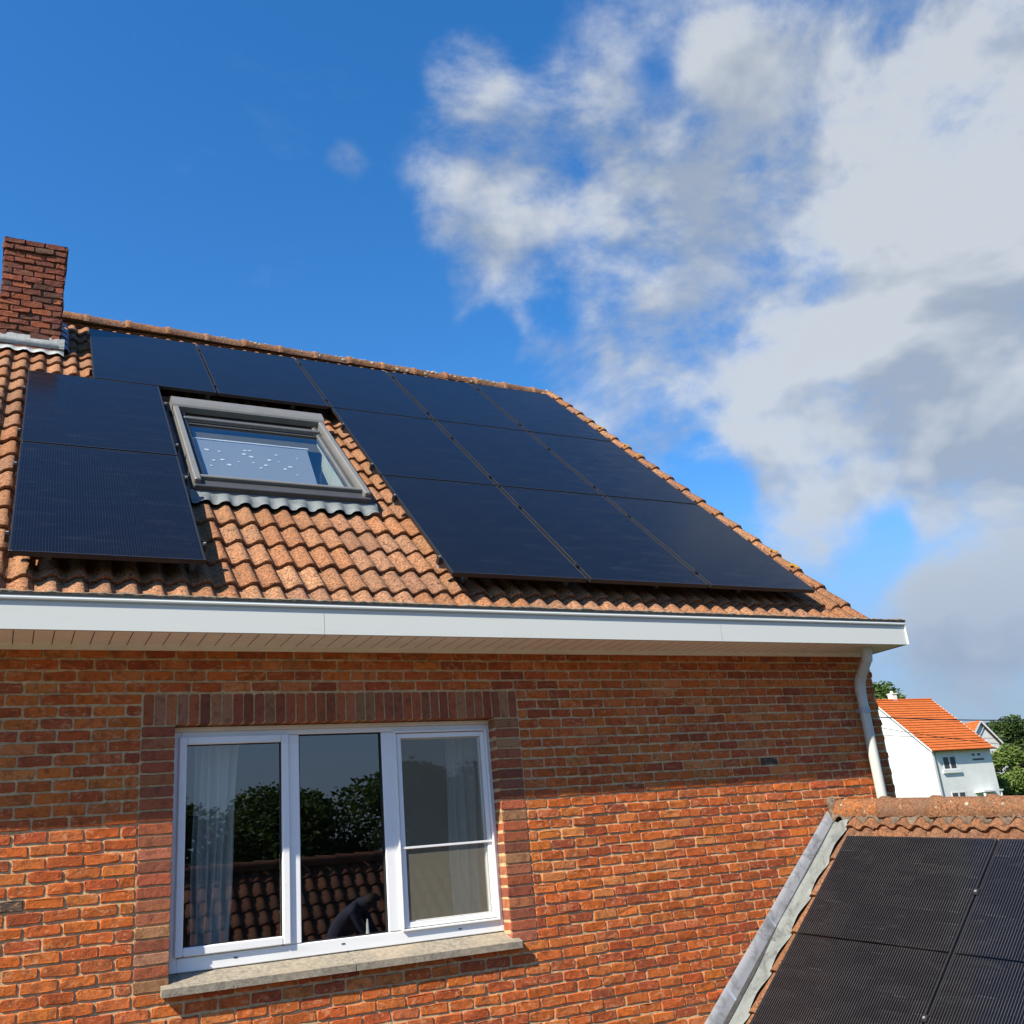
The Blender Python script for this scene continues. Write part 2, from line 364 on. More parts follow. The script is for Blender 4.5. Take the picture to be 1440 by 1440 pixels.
# mortar plane (with the opening left free), reveal mortar and the gable wall
Y0 = .0036
def rect(mb, x0, x1, z0, z1, y, mi): mb.face([(x0, y, z0), (x1, y, z0), (x1, y, z1), (x0, y, z1)], mi)
for x0, x1, z0, z1 in ((XL, WX0 - .003, -ZC, ZT), (WX1 + .003, XW - .004, -ZC, ZT), (WX0 - .003, WX1 + .003, -ZC, WZ0 - .03), (WX0 - .003, WX1 + .003, WZ1 + .006, ZT)):
    rect(mb, x0, x1, z0, z1, Y0, 1)
for xx in (WX0 - .003, WX1 + .003): mb.face([(xx, Y0, WZ0 - .06), (xx, .2, WZ0 - .06), (xx, .2, WZ1 + .006), (xx, Y0, WZ1 + .006)], 1)
mb.face([(WX0 - .003, Y0, WZ1 + .006), (WX1 + .003, Y0, WZ1 + .006), (WX1 + .003, .2, WZ1 + .006), (WX0 - .003, .2, WZ1 + .006)], 1)
RY = 4.12; RZ = 1.55 + (RY + .415) * .9356                     # ridge line of the tile plane
RYW, RZW = (RY + 6.06) * 1.06 - 6.06, RZ * 1.06; YB = 2 * RYW
for gx in (XW - .004, XL):
    mb.face([(gx, Y0, -ZC), (gx, YB, -ZC), (gx, YB, ZT), (gx, YB, 1.5), (gx, RYW, RZW - .22), (gx, Y0, 1.5), (gx, Y0, ZT)], 3)
rect(mb, XL, XW - .004, -ZC, 1.5, YB, 3)
wall = part('wall', mb, [M['brick'], M['mortar'], M['brick2'], M['brickflat']], house)

# ------------------------------------------------------------------ tiled roof plane
PIT = math.radians(43.087); cs, sn = math.cos(PIT), math.sin(PIT)
KR = 1.06                                     # size of the tile module against the drawing units used for the roof
def RS(p): return (p[0] * KR, (p[1] + 6.06) * KR - 6.06, p[2] * KR)
def roof(x, s, n=0.0): return RS((x, -.415 + s * cs - n * sn, 1.55 + s * sn + n * cs))
TW = .1397; RX1 = 6.145
TP = [(.36, .182, .092), (.40, .20, .102), (.33, .17, .093), (.35, .163, .077), (.29, .155, .093), (.41, .218, .115), (.37, .170, .08), (.33, .18, .104)]
def wprof(f):
    f = f % 1.0
    def ss(t): t = max(0, min(1, t)); return t * t * (3 - 2 * t)
    if f < .10: return 0.0
    if f < .60: return ss((f - .10) / .5)
    if f < .74: return 1.0
    return 1 - ss((f - .74) / .26)
def tile(mb, T, x0, s0, s1, width=2 * TW, waves=2, hw=.037, drop=.029, pal=TP, x1=None, lip=.026, seg=9, mi=0):
    n = seg * waves; c = random.choice(pal); g = U(.85, 1.12); c = tuple(q * g for q in c)
    tl = U(-.005, .005); dz = U(-.003, .003); sj = U(-.009, .009)
    xs = [x0 + width * i / n for i in range(n + 1)]
    hh = [-(1 - wprof(i / seg)) * hw for i in range(n + 1)]
    hh[0] = hh[-1] = -hw
    rows = []
    for (s, lift, k) in ((s0 + sj + .004, -lip, 1), (s0 + sj, -.004, 1), (s0 + sj + .006, 0, 1), ((s0 + s1) / 2, -drop * .5, 1), (s1 + .03, -drop * 1.06, 1)):
        rows.append([T(x, s, h * k + lift + dz + tl * (i / n - .5)) for i, (x, h) in enumerate(zip(xs, hh))])
    b = len(mb.f); mb.grid(rows, mi, c, True)
    for i in range(b, b + n): mb.s[i] = False
SK = (1.02, 2.42, 1.56, 3.72)                 # skylight hole x0 x1 s0 s1
mb = MB()
cols = int((RX1 - .10 - XL) / (2 * TW)); XT0 = .084 - .02 - 2 * TW * 16
sb = [-.098] + [.215 + .3125 * j for j in range(20)]
i = 0; x = XT0
while x < 5.98:
    for j, s0 in enumerate(sb):
        s1 = sb[j + 1] if j + 1 < len(sb) else s0 + .31
        if s0 > 6.05: continue
        if s0 + .31 > 6.1: s1 = 6.25
        cxm = x + TW; csm = (s0 + s1) / 2
        if SK[0] + .02 < cxm < SK[1] - .04 and SK[2] < csm < SK[3]: continue
        if -.30 < cxm < .12 and 5.2 < csm < 6.1: continue
        tile(mb, roof, x, s0, s1)
    x += 2 * TW
# back slope (never seen from the garden side) and underlay closing the loft
def rback(x, s, n=0.0): return RS((x, 2 * RY + .415 - s * cs + n * sn, 1.55 + s * sn + n * cs))
for a, b, c_, d in ((XL - .1, SK[0] + .03, 0, 6.2), (SK[1] - .03, RX1 - .03, 0, 6.2), (SK[0] + .03, SK[1] - .03, 0, SK[2] + .06), (SK[0] + .03, SK[1] - .03, SK[3] - .3, 6.2)):
    mb.face([roof(a, c_, -.078), roof(b, c_, -.078), roof(b, d, -.078), roof(a, d, -.078)], 0, (.1, .07, .05))
mb.face([rback(XL - .1, 0, -.02), rback(RX1, 0, -.02), rback(RX1, 6.2, -.02), rback(XL - .1, 6.2, -.02)][::-1], 0, TP[2])
# verge tiles on the gable edge: a rounded border tile with a hanging side
for j, s0 in enumerate(sb):
    if s0 > 6.05: continue
    s1 = (sb[j + 1] if j + 1 < len(sb) else s0 + .31)
    c = random.choice(TP); g = U(.75, 1.05); c = tuple(q * g for q in c)
    pr = [(5.955, -.06), (5.965, -.012), (5.995, .012), (6.03, .014), (6.048, -.010), (6.066, .012), (6.09, .03), (6.12, .032), (6.152, .018), (6.163, -.01), (6.163, -.15)]
    rows = []; q = U(-.006, .006)
    for (s, lf) in ((s0 - .012 + q, -.035), (s0 - .018 + q, -.004), (s0 - .008 + q, .004), (s1 + .02, -.026)):
        rows.append([roof(px, s, pn + (lf if k < len(pr) - 1 else lf * .2)) for k, (px, pn) in enumerate(pr)])
    b = len(mb.f); mb.grid(rows, 0, c, True)
    for i in range(b, b + len(pr) - 1): mb.s[i] = False
    if random.random() < .16 or j in (4, 12, 15):            # lichen cushions
        for q2 in range(5):
            px = U(6.06, 6.12); s = s0 + U(.0, .07); rr = U(.012, .03)
            vs = [roof(px + rr * math.cos(t), s + rr * math.sin(t) * .8, .034) for t in [k * 1.047 for k in range(6)]] + [roof(px, s, .046)]
            mb.add(vs, [(k, (k + 1) % 6, 6) for k in range(6)], 1, (1, 1, 1), True)
tiles = part('roof', mb, [M['tile'], M['lichen']], house)

# ridge tiles with their grey mortar bed
mb = MB(); x = XL; k = 0
def rdz(x): return .045 - .018 * (x + .3)
while x < 6.08:
    x1 = min(x + .42, 6.16); c = random.choice(TP); g = U(.8, 1.15); c = (c[0] * g, c[1] * g * 1.04, c[2] * g * 1.1)
    rows = []; dz = U(-.006, .006)
    for (xx, rr) in ((x - .02, .112), (x - .008, .120), (x + .035, .116), (x + .05, .106), (x1 - .03, .103), (x1 + .02, .100)):
        rows.append([RS((xx, RY + .055 - rr * math.cos(t) * 1.0, RZ - .010 + rdz(xx) + rr * math.sin(t) * 1.0 + dz)) for t in [math.radians(-8 + 196 * q / 12) for q in range(13)]])
    mb.grid(rows, 0, c, True, True)
    mb.face([p for p in rows[0]], 0, c)
    if x > 1.6 and R() < .85:
        for q in range(random.randint(2, 9)):
            xx = U(x, x1); t = math.radians(U(5, 95)); rr = U(.010, .028); ce = RS((xx, RY + .055 - .108 * math.cos(t), RZ - .010 + rdz(xx) + .108 * math.sin(t)))
            nv = Vector((0, -math.cos(t), math.sin(t))); tv = Vector((0, math.sin(t), math.cos(t))); cv_ = Vector(ce)
            vs = [tuple(cv_ + Vector((1, 0, 0)) * rr * math.cos(a) * U(.7, 1.2) + tv * rr * math.sin(a) * U(.7, 1.1)) for a in [q2 * 1.047 for q2 in range(6)]] + [tuple(cv_ + nv * .008)]
            mb.add(vs, [(q2, (q2 + 1) % 6, 6) for q2 in range(6)], 2 if x1 > 5.6 and R() < .6 else 3, (1, 1, 1), True)
    x = x1; k += 1
G = []
for i in range(140):
    xx = XL + (6.05 - XL) * i / 139
    G.append([roof(xx, 6.22 + U(-.008, .008), -.07), roof(xx, 6.24 + U(-.006, .006), -.02), RS((xx, RY - .01, RZ + .02 + rdz(xx)))])
mb.grid(G, 1, (1, 1, 1), True, True)
part('ridge', mb, [M['tile2'], M['mortar_grey'], M['lichen'], M['lichenw']], house)

# ------------------------------------------------------------------ chimney
mb = MB(); cx0, cx1, cy0, cy1, cz1 = -.375, .160, 3.17, 3.72, 6.085
zb = cz1 - .0675
for k in range(22):
    o = .012 if k < 2 else 0
    z = zb - k * .0675
    if z < 4.5: break
    for side in range(4):
        Ln = (cx1 - cx0 if side % 2 == 0 else cy1 - cy0) + 2 * o
        def T(a, d, c, side=side, o=o):
            d -= o
            if side == 0: return RS((cx0 - o + a, cy0 + d, c))
            if side == 1: return RS((cx1 - d, cy0 - o + a, c))
            if side == 2: return RS((cx1 + o - a, cy1 - d, c))
            return RS((cx0 + d, cy1 + o - a, c))
        x = -(.09 if (k + side) % 2 else 0); 
        while x < Ln - .01:
            a, b = max(0, x), min(Ln, x + .175 * U(.94, 1.06)); x += .183
            if b - a > .02: brick(mb, a, b - .004, z + .004 + U(-.004, .004), z + .0615 + U(-.004, .004), pal=CR if k > 1 else CR[:2] + [(.10, .06, .045)], rough=3.2, T=T, depth=.02)
mb.box((cx0 + .012, cy0 + .012, 3.9), (cx1 - .012, cy1 - .012, cz1 - .012), 1, T=lambda *p: RS(p))
G = [[RS((cx0 - .012 + (cx1 - cx0 + .024) * i / 6, cy0 - .012 + (cy1 - cy0 + .024) * j / 6, cz1 + (.03 + U(0, .02) if 0 < i < 6 and 0 < j < 6 else -.008))) for j in range(7)] for i in range(7)]
mb.grid(G, 1, (1, 1, 1), False, True)
chim = part('chimney', mb, [M['brickc'], M['mortar_dark']], house)
# lead flashing: front apron dressed over the tiles, stepped side soakers
mb = MB(); G = []
for i in range(33):
    x = cx0 - .05 + (cx1 + .045 - cx0 + .05) * i / 32; w = wprof((x - XT0) / TW)
    ya = cy0 - .009; za = 5.04 + U(-.004, .004)
    G.append([RS((x, ya, za)), RS((x, ya - .004, 4.99 + U(-.004, .004))), RS((x, ya - .012, 4.945)), roof(x, 4.93, .012), roof(x, 4.83 + U(-.006, .006), .008 - (1 - w) * .024)])
mb.grid(G, 0, (1, 1, 1), True, True)
for k in range(5):
    s0 = 4.98 + k * .21
    yb = -.415 + s0 * cs; zb2 = 1.55 + s0 * sn
    y2 = min(yb + .21 * cs + .02, cy1); z2 = zb2 + .15
    mb.face([RS(q_) for q_ in [(cx1 + .010 + .002 * k, yb - .02, zb2 - .03), (cx1 + .010 + .002 * k, y2, zb2 + .17), (cx1 + .010 + .002 * k, y2, zb2 + .31), (cx1 + .010 + .002 * k, yb - .02, zb2 + .17)]], 1)
    mb.grid([[RS((cx1 + .012, yb - .02, zb2 + .16)), roof(cx1 + .012, s0, .05), roof(cx1 + .075, s0 - .01, .016), roof(cx1 + .10, s0, -.03)], [RS((cx1 + .012, y2, zb2 + .3)), roof(cx1 + .012, s0 + .2, .035), roof(cx1 + .075, s0 + .2, .008), roof(cx1 + .10, s0 + .2, -.04)]], 1, (1, 1, 1), True, True)
mb.box((cx1 - .0, cy0 - .02, 4.93), (cx1 + .045, cy0 + .03, 5.0), 0, T=lambda *p: RS(p))
part('flashing', mb, [M['leadw'], M['leadd']], chim)

# ------------------------------------------------------------------ gutter board, soffit, downpipe
FY = -.415; FX = 6.565; FZ0, FZ1 = 1.339, 1.527
mb = MB()
prof = [(0, FZ0), (0, FZ1 - .048), (-.004, FZ1 - .044), (-.004, FZ1 - .040), (.004, FZ1 - .038), (.004, FZ1 - .030), (-.014, FZ1 - .026), (-.016, FZ1 - .018), (-.010, FZ1)]
for a, b in zip(prof[:-1], prof[1:]): mb.face([(XL - .2, FY + a[0], a[1]), (FX, FY + a[0], a[1]), (FX, FY + b[0], b[1]), (XL - .2, FY + b[0], b[1])])
mb.box((FX - .002, FY - .013, FZ0), (FX + .004, .12, FZ1 - .004))
mb.face([(XL - .2, FY, FZ0), (XL - .2, FY + .03, FZ0), (FX, FY + .03, FZ0), (FX, FY, FZ0)])
for jx in (-1.35, 1.65, 4.65): mb.box((jx, FY - .0008, FZ0 + .001), (jx + .0022, FY + .002, FZ1 - .052), 1)
part('fascia', mb, [M['pvc'], mat_plain('fascia_seam', (.30, .31, .29), .6)], house)
mb = MB(); G = []
N = 420
for i in range(N + 1):
    x = XL - .2 + (FX + .012 - XL + .2) * i / N; h = U(.014, .026); j = U(-.004, .004)
    G.append([(x, FY - .012 + j, FZ1 + .0005), (x, FY - .018 + j, FZ1 + .005 + h * .5), (x, FY - .004 + j, FZ1 + .004 + h), (x, FY + .03 + U(-.004, .004), FZ1 + .008 + U(.0, .014)), (x, FY + .075, FZ1 - .02)])
mb.grid(G, 0, (1, 1, 1), False, True)
mb.box((XL - .2, FY - .017, FZ1 - .001), (FX + .010, FY + .06, FZ1 + .008), 1)
mb.box((XL - .2, FY + .08, FZ1 - .10), (FX, FY + .44, FZ1 - .08), 1); mb.box((XW + .012, FY + .03, FZ1 - .08), (FX - .004, FY + .50, FZ1 + .004), 1)
part('gutter', mb, [M['edge'], M['felt_gap_shade']], house)
mb = MB(); x = XL; SZ = FZ0 + .004
while x < FX - .01:
    x1 = min(x + .0995, FX - .004); mb.face([(x + .004, FY + .03, SZ), (x + .004, -.006, SZ), (x1 - .001, -.006, SZ), (x1 - .001, FY + .03, SZ)], 0); x = x1
mb.face([(XL, FY + .025, SZ + .006), (XL, .0, SZ + .006), (FX - .004, .0, SZ + .006), (FX - .004, FY + .025, SZ + .006)], 1)
mb.box((XL, -.028, 1.318), (XW - .05, -.0055, SZ + .004), 0)
part('soffit', mb, [M['soffit'], M['joint']], house)
mb = MB(); pr = .041
pts = [(6.235, -.27, 1.36), (6.238, -.265, 1.29), (6.245, -.245, 1.24), (6.268, -.13, 1.13), (6.275, -.092, 1.085), (6.275, -.085, 1.03), (6.275, -.085, .4), (6.275, -.085, -2.0), (6.275, -.085, -4.5)]
mb.tube(pts, pr, 20)
mb.tube([(6.268, -.132, 1.135), (6.274, -.098, 1.09), (6.275, -.086, 1.03), (6.275, -.085, 1.0)], pr + .004, 20); mb.tube([(6.236, -.268, 1.34), (6.238, -.265, 1.285), (6.245, -.245, 1.235)], pr + .004, 20)
mb.tube([(6.275, -.085, .885), (6.275, -.085, .835)], pr + .005, 20, 1); mb.box((6.262, -.085, .845), (6.288, .01, .875), 1)
part('downpipe', mb, [M['pipe'], M['zinc']], house)

# ------------------------------------------------------------------ window
win = MB(); FYW = .10
def fr(mb, x0, x1, z0, z1, w, y0, y1, mi=0, bev=.004, wb=None, wt=None):
    """a rectangular frame; the verticals run full height and the rails butt between them"""
    wb = w if wb is None else wb; wt = w if wt is None else wt
    mb.box((x0, y0, z0), (x0 + w, y1, z1), mi, bev=bev); mb.box((x1 - w, y0, z0), (x1, y1, z1), mi, bev=bev)
    mb.box((x0 + w, y0 + .0006, z0), (x1 - w, y1, z0 + wb), mi, bev=bev); mb.box((x0 + w, y0 + .0006, z1 - wt), (x1 - w, y1, z1), mi, bev=bev)
win.box((.872, FYW, -.462), (.918, .17, .852), bev=.004); win.box((2.905, FYW, -.462), (2.947, .17, .852), bev=.004)
win.box((1.540, FYW, -.385), (1.622, .17, .818), bev=.004); win.box((2.162, FYW, -.385), (2.252, .17, .818), bev=.004)
win.box((.918, FYW + .0007, -.462), (2.905, .17, -.387), bev=.004); win.box((.918, FYW + .0007, .820), (2.905, .17, .852), bev=.004)
win.box((.876, FYW - .004, .853), (2.945, .17, .878), 1)                       # foam and trim strip over the frame
for x in (1.23, 1.86, 2.62): win.box((x, FYW - .0015, -.420), (x + .022, FYW + .002, -.414), 2)   # drain slots
window = part('window', win, [M['pvc_win'], M['soffit'], M['rubber']], house)
mb = MB(); fr(mb, .903, 1.556, -.383, .823, .046, FYW - .018, FYW + .05, bev=.006, wb=.048, wt=.048)
for k in (.012,): fr(mb, .947, 1.512, -.337, .777, .005, FYW + .004, FYW + .03, 1, bev=0)
part('sash', mb, [M['pvc_win'], M['rubber']], window)
mb = MB(); fr(mb, 1.622, 2.162, -.387, .820, .006, FYW + .012, FYW + .05, 1, bev=0); part('glazing_bead', mb, [M['pvc_win'], M['rubber']], window)
mb = MB(); fr(mb, 2.256, 2.905, -.385, .815, .048, FYW + .018, FYW + .06, bev=.005); fr(mb, 2.246, 2.912, -.392, .822, .012, FYW - .016, FYW + .01, 0, bev=.002)
part('sash', mb, [M['pvc_win'], M['rubber']], window)
for x0, x1, z0, z1, y in ((.945, 1.514, -.339, .779, FYW + .022), (1.622, 2.162, -.388, .822, FYW + .03), (2.300, 2.860, -.342, .772, FYW + .035)):
    mb = MB(); rect(mb, x0, x1, z0, z1, y, 0); part('glass', mb, M['glass'], window)
mb = MB(); fr(mb, 2.266, 2.898, -.375, .805, .030, FYW + .002, FYW + .014, 0, bev=.002); mb.box((2.262, FYW - .006, .085), (2.903, FYW + .001, .099), 0, bev=.002)
rect(mb, 2.294, 2.870, -.347, .777, FYW + .008, 1)
part('insect_screen', mb, [M['pvc_win'], M['screen']], window)
mb = MB()
for x0, x1 in ((.824, 1.896), (1.901, 2.985)):
    jt = U(-.001, .001)
    vs = [(x0, -.055, -.561), (x1, -.055, -.561), (x1, .14, -.53), (x0, .14, -.53), (x0, -.055, -.521 + jt), (x1, -.055, -.521 + jt), (x1, .14, -.455), (x0, .14, -.455)]
    mb.add(vs, [(3, 2, 1, 0), (4, 5, 6, 7), (0, 1, 5, 4), (1, 2, 6, 5), (2, 3, 7, 6), (3, 0, 4, 7)])
part('sill', mb, M['sill'], window)
# the room behind the window
mb = MB(); rx0, rx1, ry0, ry1, rz0, rz1 = -1.5, 4.6, .21, 4.0, -1.6, 1.12
mb.face([(rx0, ry1, rz0), (rx1, ry1, rz0), (rx1, ry1, rz1), (rx0, ry1, rz1)]); mb.face([(rx0, ry0, rz1), (rx1, ry0, rz1), (rx1, ry1, rz1), (rx0, ry1, rz1)])
for xx in (rx0, rx1): mb.face([(xx, ry0, rz0), (xx, ry1, rz0), (xx, ry1, rz1), (xx, ry0, rz1)])
mb.face([(rx0, ry0, rz0), (rx1, ry0, rz0), (rx1, ry1, rz0), (rx0, ry1, rz0)], 1)
for x0, x1, z0, z1 in ((rx0, WX0, rz0, rz1), (WX1, rx1, rz0, rz1), (WX0, WX1, rz0, WZ0), (WX0, WX1, WZ1, rz1)): rect(mb, x0, x1, z0, z1, ry0, 0)
mb.box((1.9, 3.5, rz0), (3.3, 3.95, -.4), 2)
part('room', mb, [M['room'], M['roomf'], M['roomf']], house)
def curtain(label, x0, x1, xb1, folds, y):
    mb = MB(); G = []
    n = folds * 10
    for i in range(n + 1):
        t = i / n; r = []
        for k in range(9):
            zz = .86 - k * (.86 + .55) / 8; xe = x1 + (xb1 - x1) * k / 8
            r.append((x0 + (xe - x0) * t + .006 * math.sin(k + t * 9), y + .028 * math.sin(t * folds * 6.283 + .2 * k) + .012 * math.sin(t * 17), zz))
        G.append(r)
    mb.grid(G, 0, (1, 1, 1), True); o = part('curtain', mb, M['curtain']); thing(o, label, 'curtain', 'curtains behind the wide window')
curtain('pale pleated curtain hanging behind the left pane of the white window', 1.03, 1.30, 1.24, 5, .33)
curtain('pale curtain strip hanging behind the insect screen of the right pane', 2.70, 2.99, 2.96, 4, .33)
mb = MB(); bx, by, bz = 2.055, .19, -.50
pf = [(.028, 0), (.03, .01), (.03, .09), (.012, .115), (.009, .14), (.009, .165), (.004, .20)]
mb.tube([(bx, by, bz + h) for _, h in pf], [r for r, _ in pf], 14)
o = part('spray_bottle', mb, M['white']); thing(o, 'small white bottle with pointed nozzle standing inside the middle pane', 'bottle')

# ------------------------------------------------------------------ skylight
sky = MB()
sk0, sk1 = 1.055, 2.378
def rb(mb, x0, x1, s0, s1, n0, n1, mi=0, bev=0.0): mb.box((x0, s0, n0), (x1, s1, n1), mi, T=roof, bev=bev)
rb(sky, sk0, sk0 + .05, 1.62, 3.31, -.02, .100, 0, .008); rb(sky, sk1 - .05, sk1, 1.62, 3.31, -.02, .100, 0, .008)
rb(sky, sk0 + .05, sk1 - .05, 1.60, 1.70, -.02, .058, 1, .006); rb(sky, sk0 + .02, sk1 - .02, 1.70, 1.735, .0, .090, 0, .006)
rb(sky, sk0, sk1, 1.585, 1.62, -.04, .06, 1, .004)
rb(sky, 1.0, sk0 - .002, 1.5, 3.75, -.05, -.012, 1); rb(sky, sk1 + .002, 2.46, 1.6, 3.75, -.05, -.020, 1)
rb(sky, 1.0, 2.46, 3.53, 3.75, -.05, -.008, 3); rb(sky, 1.0, 2.46, 3.74, 3.765, -.05, .03, 3)
rb(sky, 1.66, 1.70, 3.53, 3.74, -.007, .02, 3)
skl = part('skylight', sky, [M['alu'], M['alud'], M['apron'], mat_plain('brown_gutter', (.10, .07, .055), .6)], house)
mb = MB(); n = 9; G = []
for xx in (sk0 - .012, sk1 + .012):
    G.append([roof(xx, 3.30 + .10 + .10 * math.cos(t), .055 + .085 * math.sin(t)) if t < 3.1 else roof(xx, 3.30, .03) for t in [math.pi * (k / n) for k in range(n + 1)]] + [roof(xx, 3.30, .02)])
G = [[roof(xx, 3.515, -.02), roof(xx, 3.515, .075), roof(xx, 3.495, .115), roof(xx, 3.46, .132), roof(xx, 3.36, .125), roof(xx, 3.315, .112), roof(xx, 3.30, .098), roof(xx, 3.30, .045)] for xx in (sk0 - .006, sk1 + .006)]
mb.grid(G, 0, (1, 1, 1), False, True); mb.face(G[0], 0); mb.face(G[1][::-1], 0)
part('shutter_box', mb, M['alu'], skl)
mb = MB()
for x0, x1, s0, s1 in ((sk0 + .052, sk0 + .105, 1.74, 3.30), (sk1 - .105, sk1 - .052, 1.74, 3.30), (sk0 + .115, sk1 - .115, 1.74, 1.79)): rb(mb, x0, x1, s0, s1, -.01, .045, 0, .006)
rb(mb, sk0 + .115, sk1 - .115, 3.06, 3.30, -.02, .030, 1); rb(mb, sk0 + .07, sk1 - .07, 3.10, 3.135, .04, .070, 0, .006)
for x0, x1 in ((sk0 + .075, sk0 + .088), (sk1 - .088, sk1 - .075)): rb(mb, x0, x1, 1.75, 3.28, .045, .055, 1)
part('sash_frame', mb, [mat_plain('sash_grey', (.10, .105, .10), .45, .5), M['alud']], skl)
mb = MB(); mb.face([roof(sk0 + .115, 1.79, .03), roof(sk1 - .115, 1.79, .03), roof(sk1 - .115, 3.06, .03), roof(sk0 + .115, 3.06, .03)])
part('glass', mb, M['skyglass'], skl)
mb = MB()                                                                       # lining, with a dotted blue-grey sheet inside
a, b = sk0 + .10, sk1 - .10
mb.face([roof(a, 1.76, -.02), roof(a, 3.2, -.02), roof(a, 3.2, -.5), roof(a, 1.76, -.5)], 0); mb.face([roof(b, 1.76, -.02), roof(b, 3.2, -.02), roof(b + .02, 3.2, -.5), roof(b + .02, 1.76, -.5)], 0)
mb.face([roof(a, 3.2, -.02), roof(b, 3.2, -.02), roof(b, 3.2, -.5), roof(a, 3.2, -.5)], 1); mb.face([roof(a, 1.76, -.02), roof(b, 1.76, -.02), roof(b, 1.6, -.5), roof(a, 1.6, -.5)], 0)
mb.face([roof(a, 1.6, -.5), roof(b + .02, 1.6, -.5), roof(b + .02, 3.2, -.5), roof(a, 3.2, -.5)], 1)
part('lining', mb, [M['shaft'], M['olive']], skl)
mb = MB()
mb.face([roof(1.166, 2.822, -.03), roof(sk1 - .115, 2.822, -.03), roof(sk1 - .115, 3.06, -.03), roof(1.166, 3.06, -.03)], 2)
bl = [roof(1.166, 1.79, -.012), roof(2.03, 1.79, -.012), roof(2.135, 2.80, -.012), roof(1.166, 2.80, -.012)]
mb.face(bl, 0); rb(mb, 1.166, 2.15, 2.80, 2.822, -.020, -.004, 1)
for (x, s) in [(1.262, 2.596), (1.358, 2.582), (1.289, 2.363), (1.359, 2.391), (1.254, 2.236), (1.483, 2.376), (1.4, 2.288), (1.556, 2.57), (1.615, 2.666), (1.608, 2.523), (1.604, 2.385), (1.646, 2.281), (1.697, 2.353), (1.746, 2.484), (1.827, 2.624), (1.823, 2.463), (1.845, 2.306), (1.897, 2.365), (1.997, 2.581), (1.924, 2.194), (1.575, 2.66)]:
    rr = U(.011, .021); ph = U(0, 3)
    mb.face([roof(x + rr * math.cos(t + ph) * U(.8, 1.1), s - .04 + rr * math.sin(t + ph) * U(.8, 1.2), -.008) for t in [k * .785 for k in range(8)]], 1)
part('dotted_sheet', mb, [M['dotted_sheet'], M['dots'], M['olive']], skl)
mb = MB(); G = []
for i in range(91):
    x = 1.03 + (2.43 - 1.03) * i / 90; w = wprof((x - XT0) / TW)
    G.append([roof(x, 1.445 + (.012 if w > .5 else 0), .006 - (1 - w) * .030), roof(x, 1.49, .010 - (1 - w) * .026), roof(x, 1.55, .012 - (1 - w) * .012), roof(x, 1.592, .02)])
mb.grid(G, 0, (1, 1, 1), True)
part('apron', mb, M['apron'], skl)

# ------------------------------------------------------------------ solar panels on the house roof
PH = 1.748 * KR; PWd = 1.043 * KR
Mroof = Matrix(((1, 0, 0), (0, cs, -sn), (0, sn, cs)))
def panel_meshes(w, h, th=.035, rim=.011):
    f = MB(); fr_ = [(0, 0), (w, 0), (w, h), (0, h)]
    f.box((0, 0, -th), (rim, h, 0), bev=.0015); f.box((w - rim, 0, -th), (w, h, 0), bev=.0015)
    f.box((rim, 0, -th), (w - rim, rim, -.0004), bev=.0015); f.box((rim, h - rim, -th), (w - rim, h, -.0004), bev=.0015)
    g = MB(); g.box((rim, rim, -.008), (w - rim, h - rim, -.0022))
    return f.mesh('frame', [M['pframe']]), g
fm, gm = panel_meshes(PWd, PH); gm1 = gm.mesh('cell_sheet', [M['pv']])
def add_panel(mw, label, group, fmesh, gmesh, name='solar_panel'):
    o = bpy.data.objects.new(name, None); COL.objects.link(o); o.empty_display_size = .2; o.matrix_world = mw; W0[o.name] = mw
    o['label'] = label; o['category'] = 'solar panel'; o['group'] = group
    for nm, me in (('frame', fmesh), ('cell_sheet', gmesh)):
        p = bpy.data.objects.new(nm, me); COL.objects.link(p); p.parent = o
    return o
V0 = [3.768, 1.996, .224]; NS = .125
def pm(x, s): return Matrix.Translation(up(roof(x, s, NS))) @ Mroof.to_4x4()
GP = 'black solar panels on the brick house roof'
xs_top = [.432, 1.492, 2.556, 3.628, 4.697]
lt = ['black solar panel of the top row beside the brick chimney', 'top-row black solar panel straight above the skylight', 'top-row black solar panel just right of the skylight, under the middle of the ridge', 'fourth black solar panel along the ridge from the chimney', 'black solar panel in the top corner between ridge and gable edge']
for x, l in zip(xs_top, lt): add_panel(pm(x, V0[0]), l, GP, fm, gm1)
lm = ['middle-row black solar panel whose left edge borders the tile strip beside the skylight', 'black solar panel in the centre of the three by three block right of the skylight', 'middle-row black solar panel along the gable edge']
lb = ['bottom-row black solar panel with tile hooks along its left edge, above the gutter', 'middle black solar panel of the bottom row right of the skylight', 'bottom-row black solar panel in the low right corner by the gable edge']
for x, l in zip(xs_top[2:], lm): add_panel(pm(x, V0[1]), l, GP, fm, gm1)
for x, l in zip(xs_top[2:], lb): add_panel(pm(x, V0[2]), l, GP, fm, gm1)
add_panel(pm(-.075, V0[1]), 'upper black solar panel of the pair left of the skylight', GP, fm, gm1)
add_panel(pm(-.075, V0[2]), 'lower black solar panel of the pair left of the skylight', GP, fm, gm1)
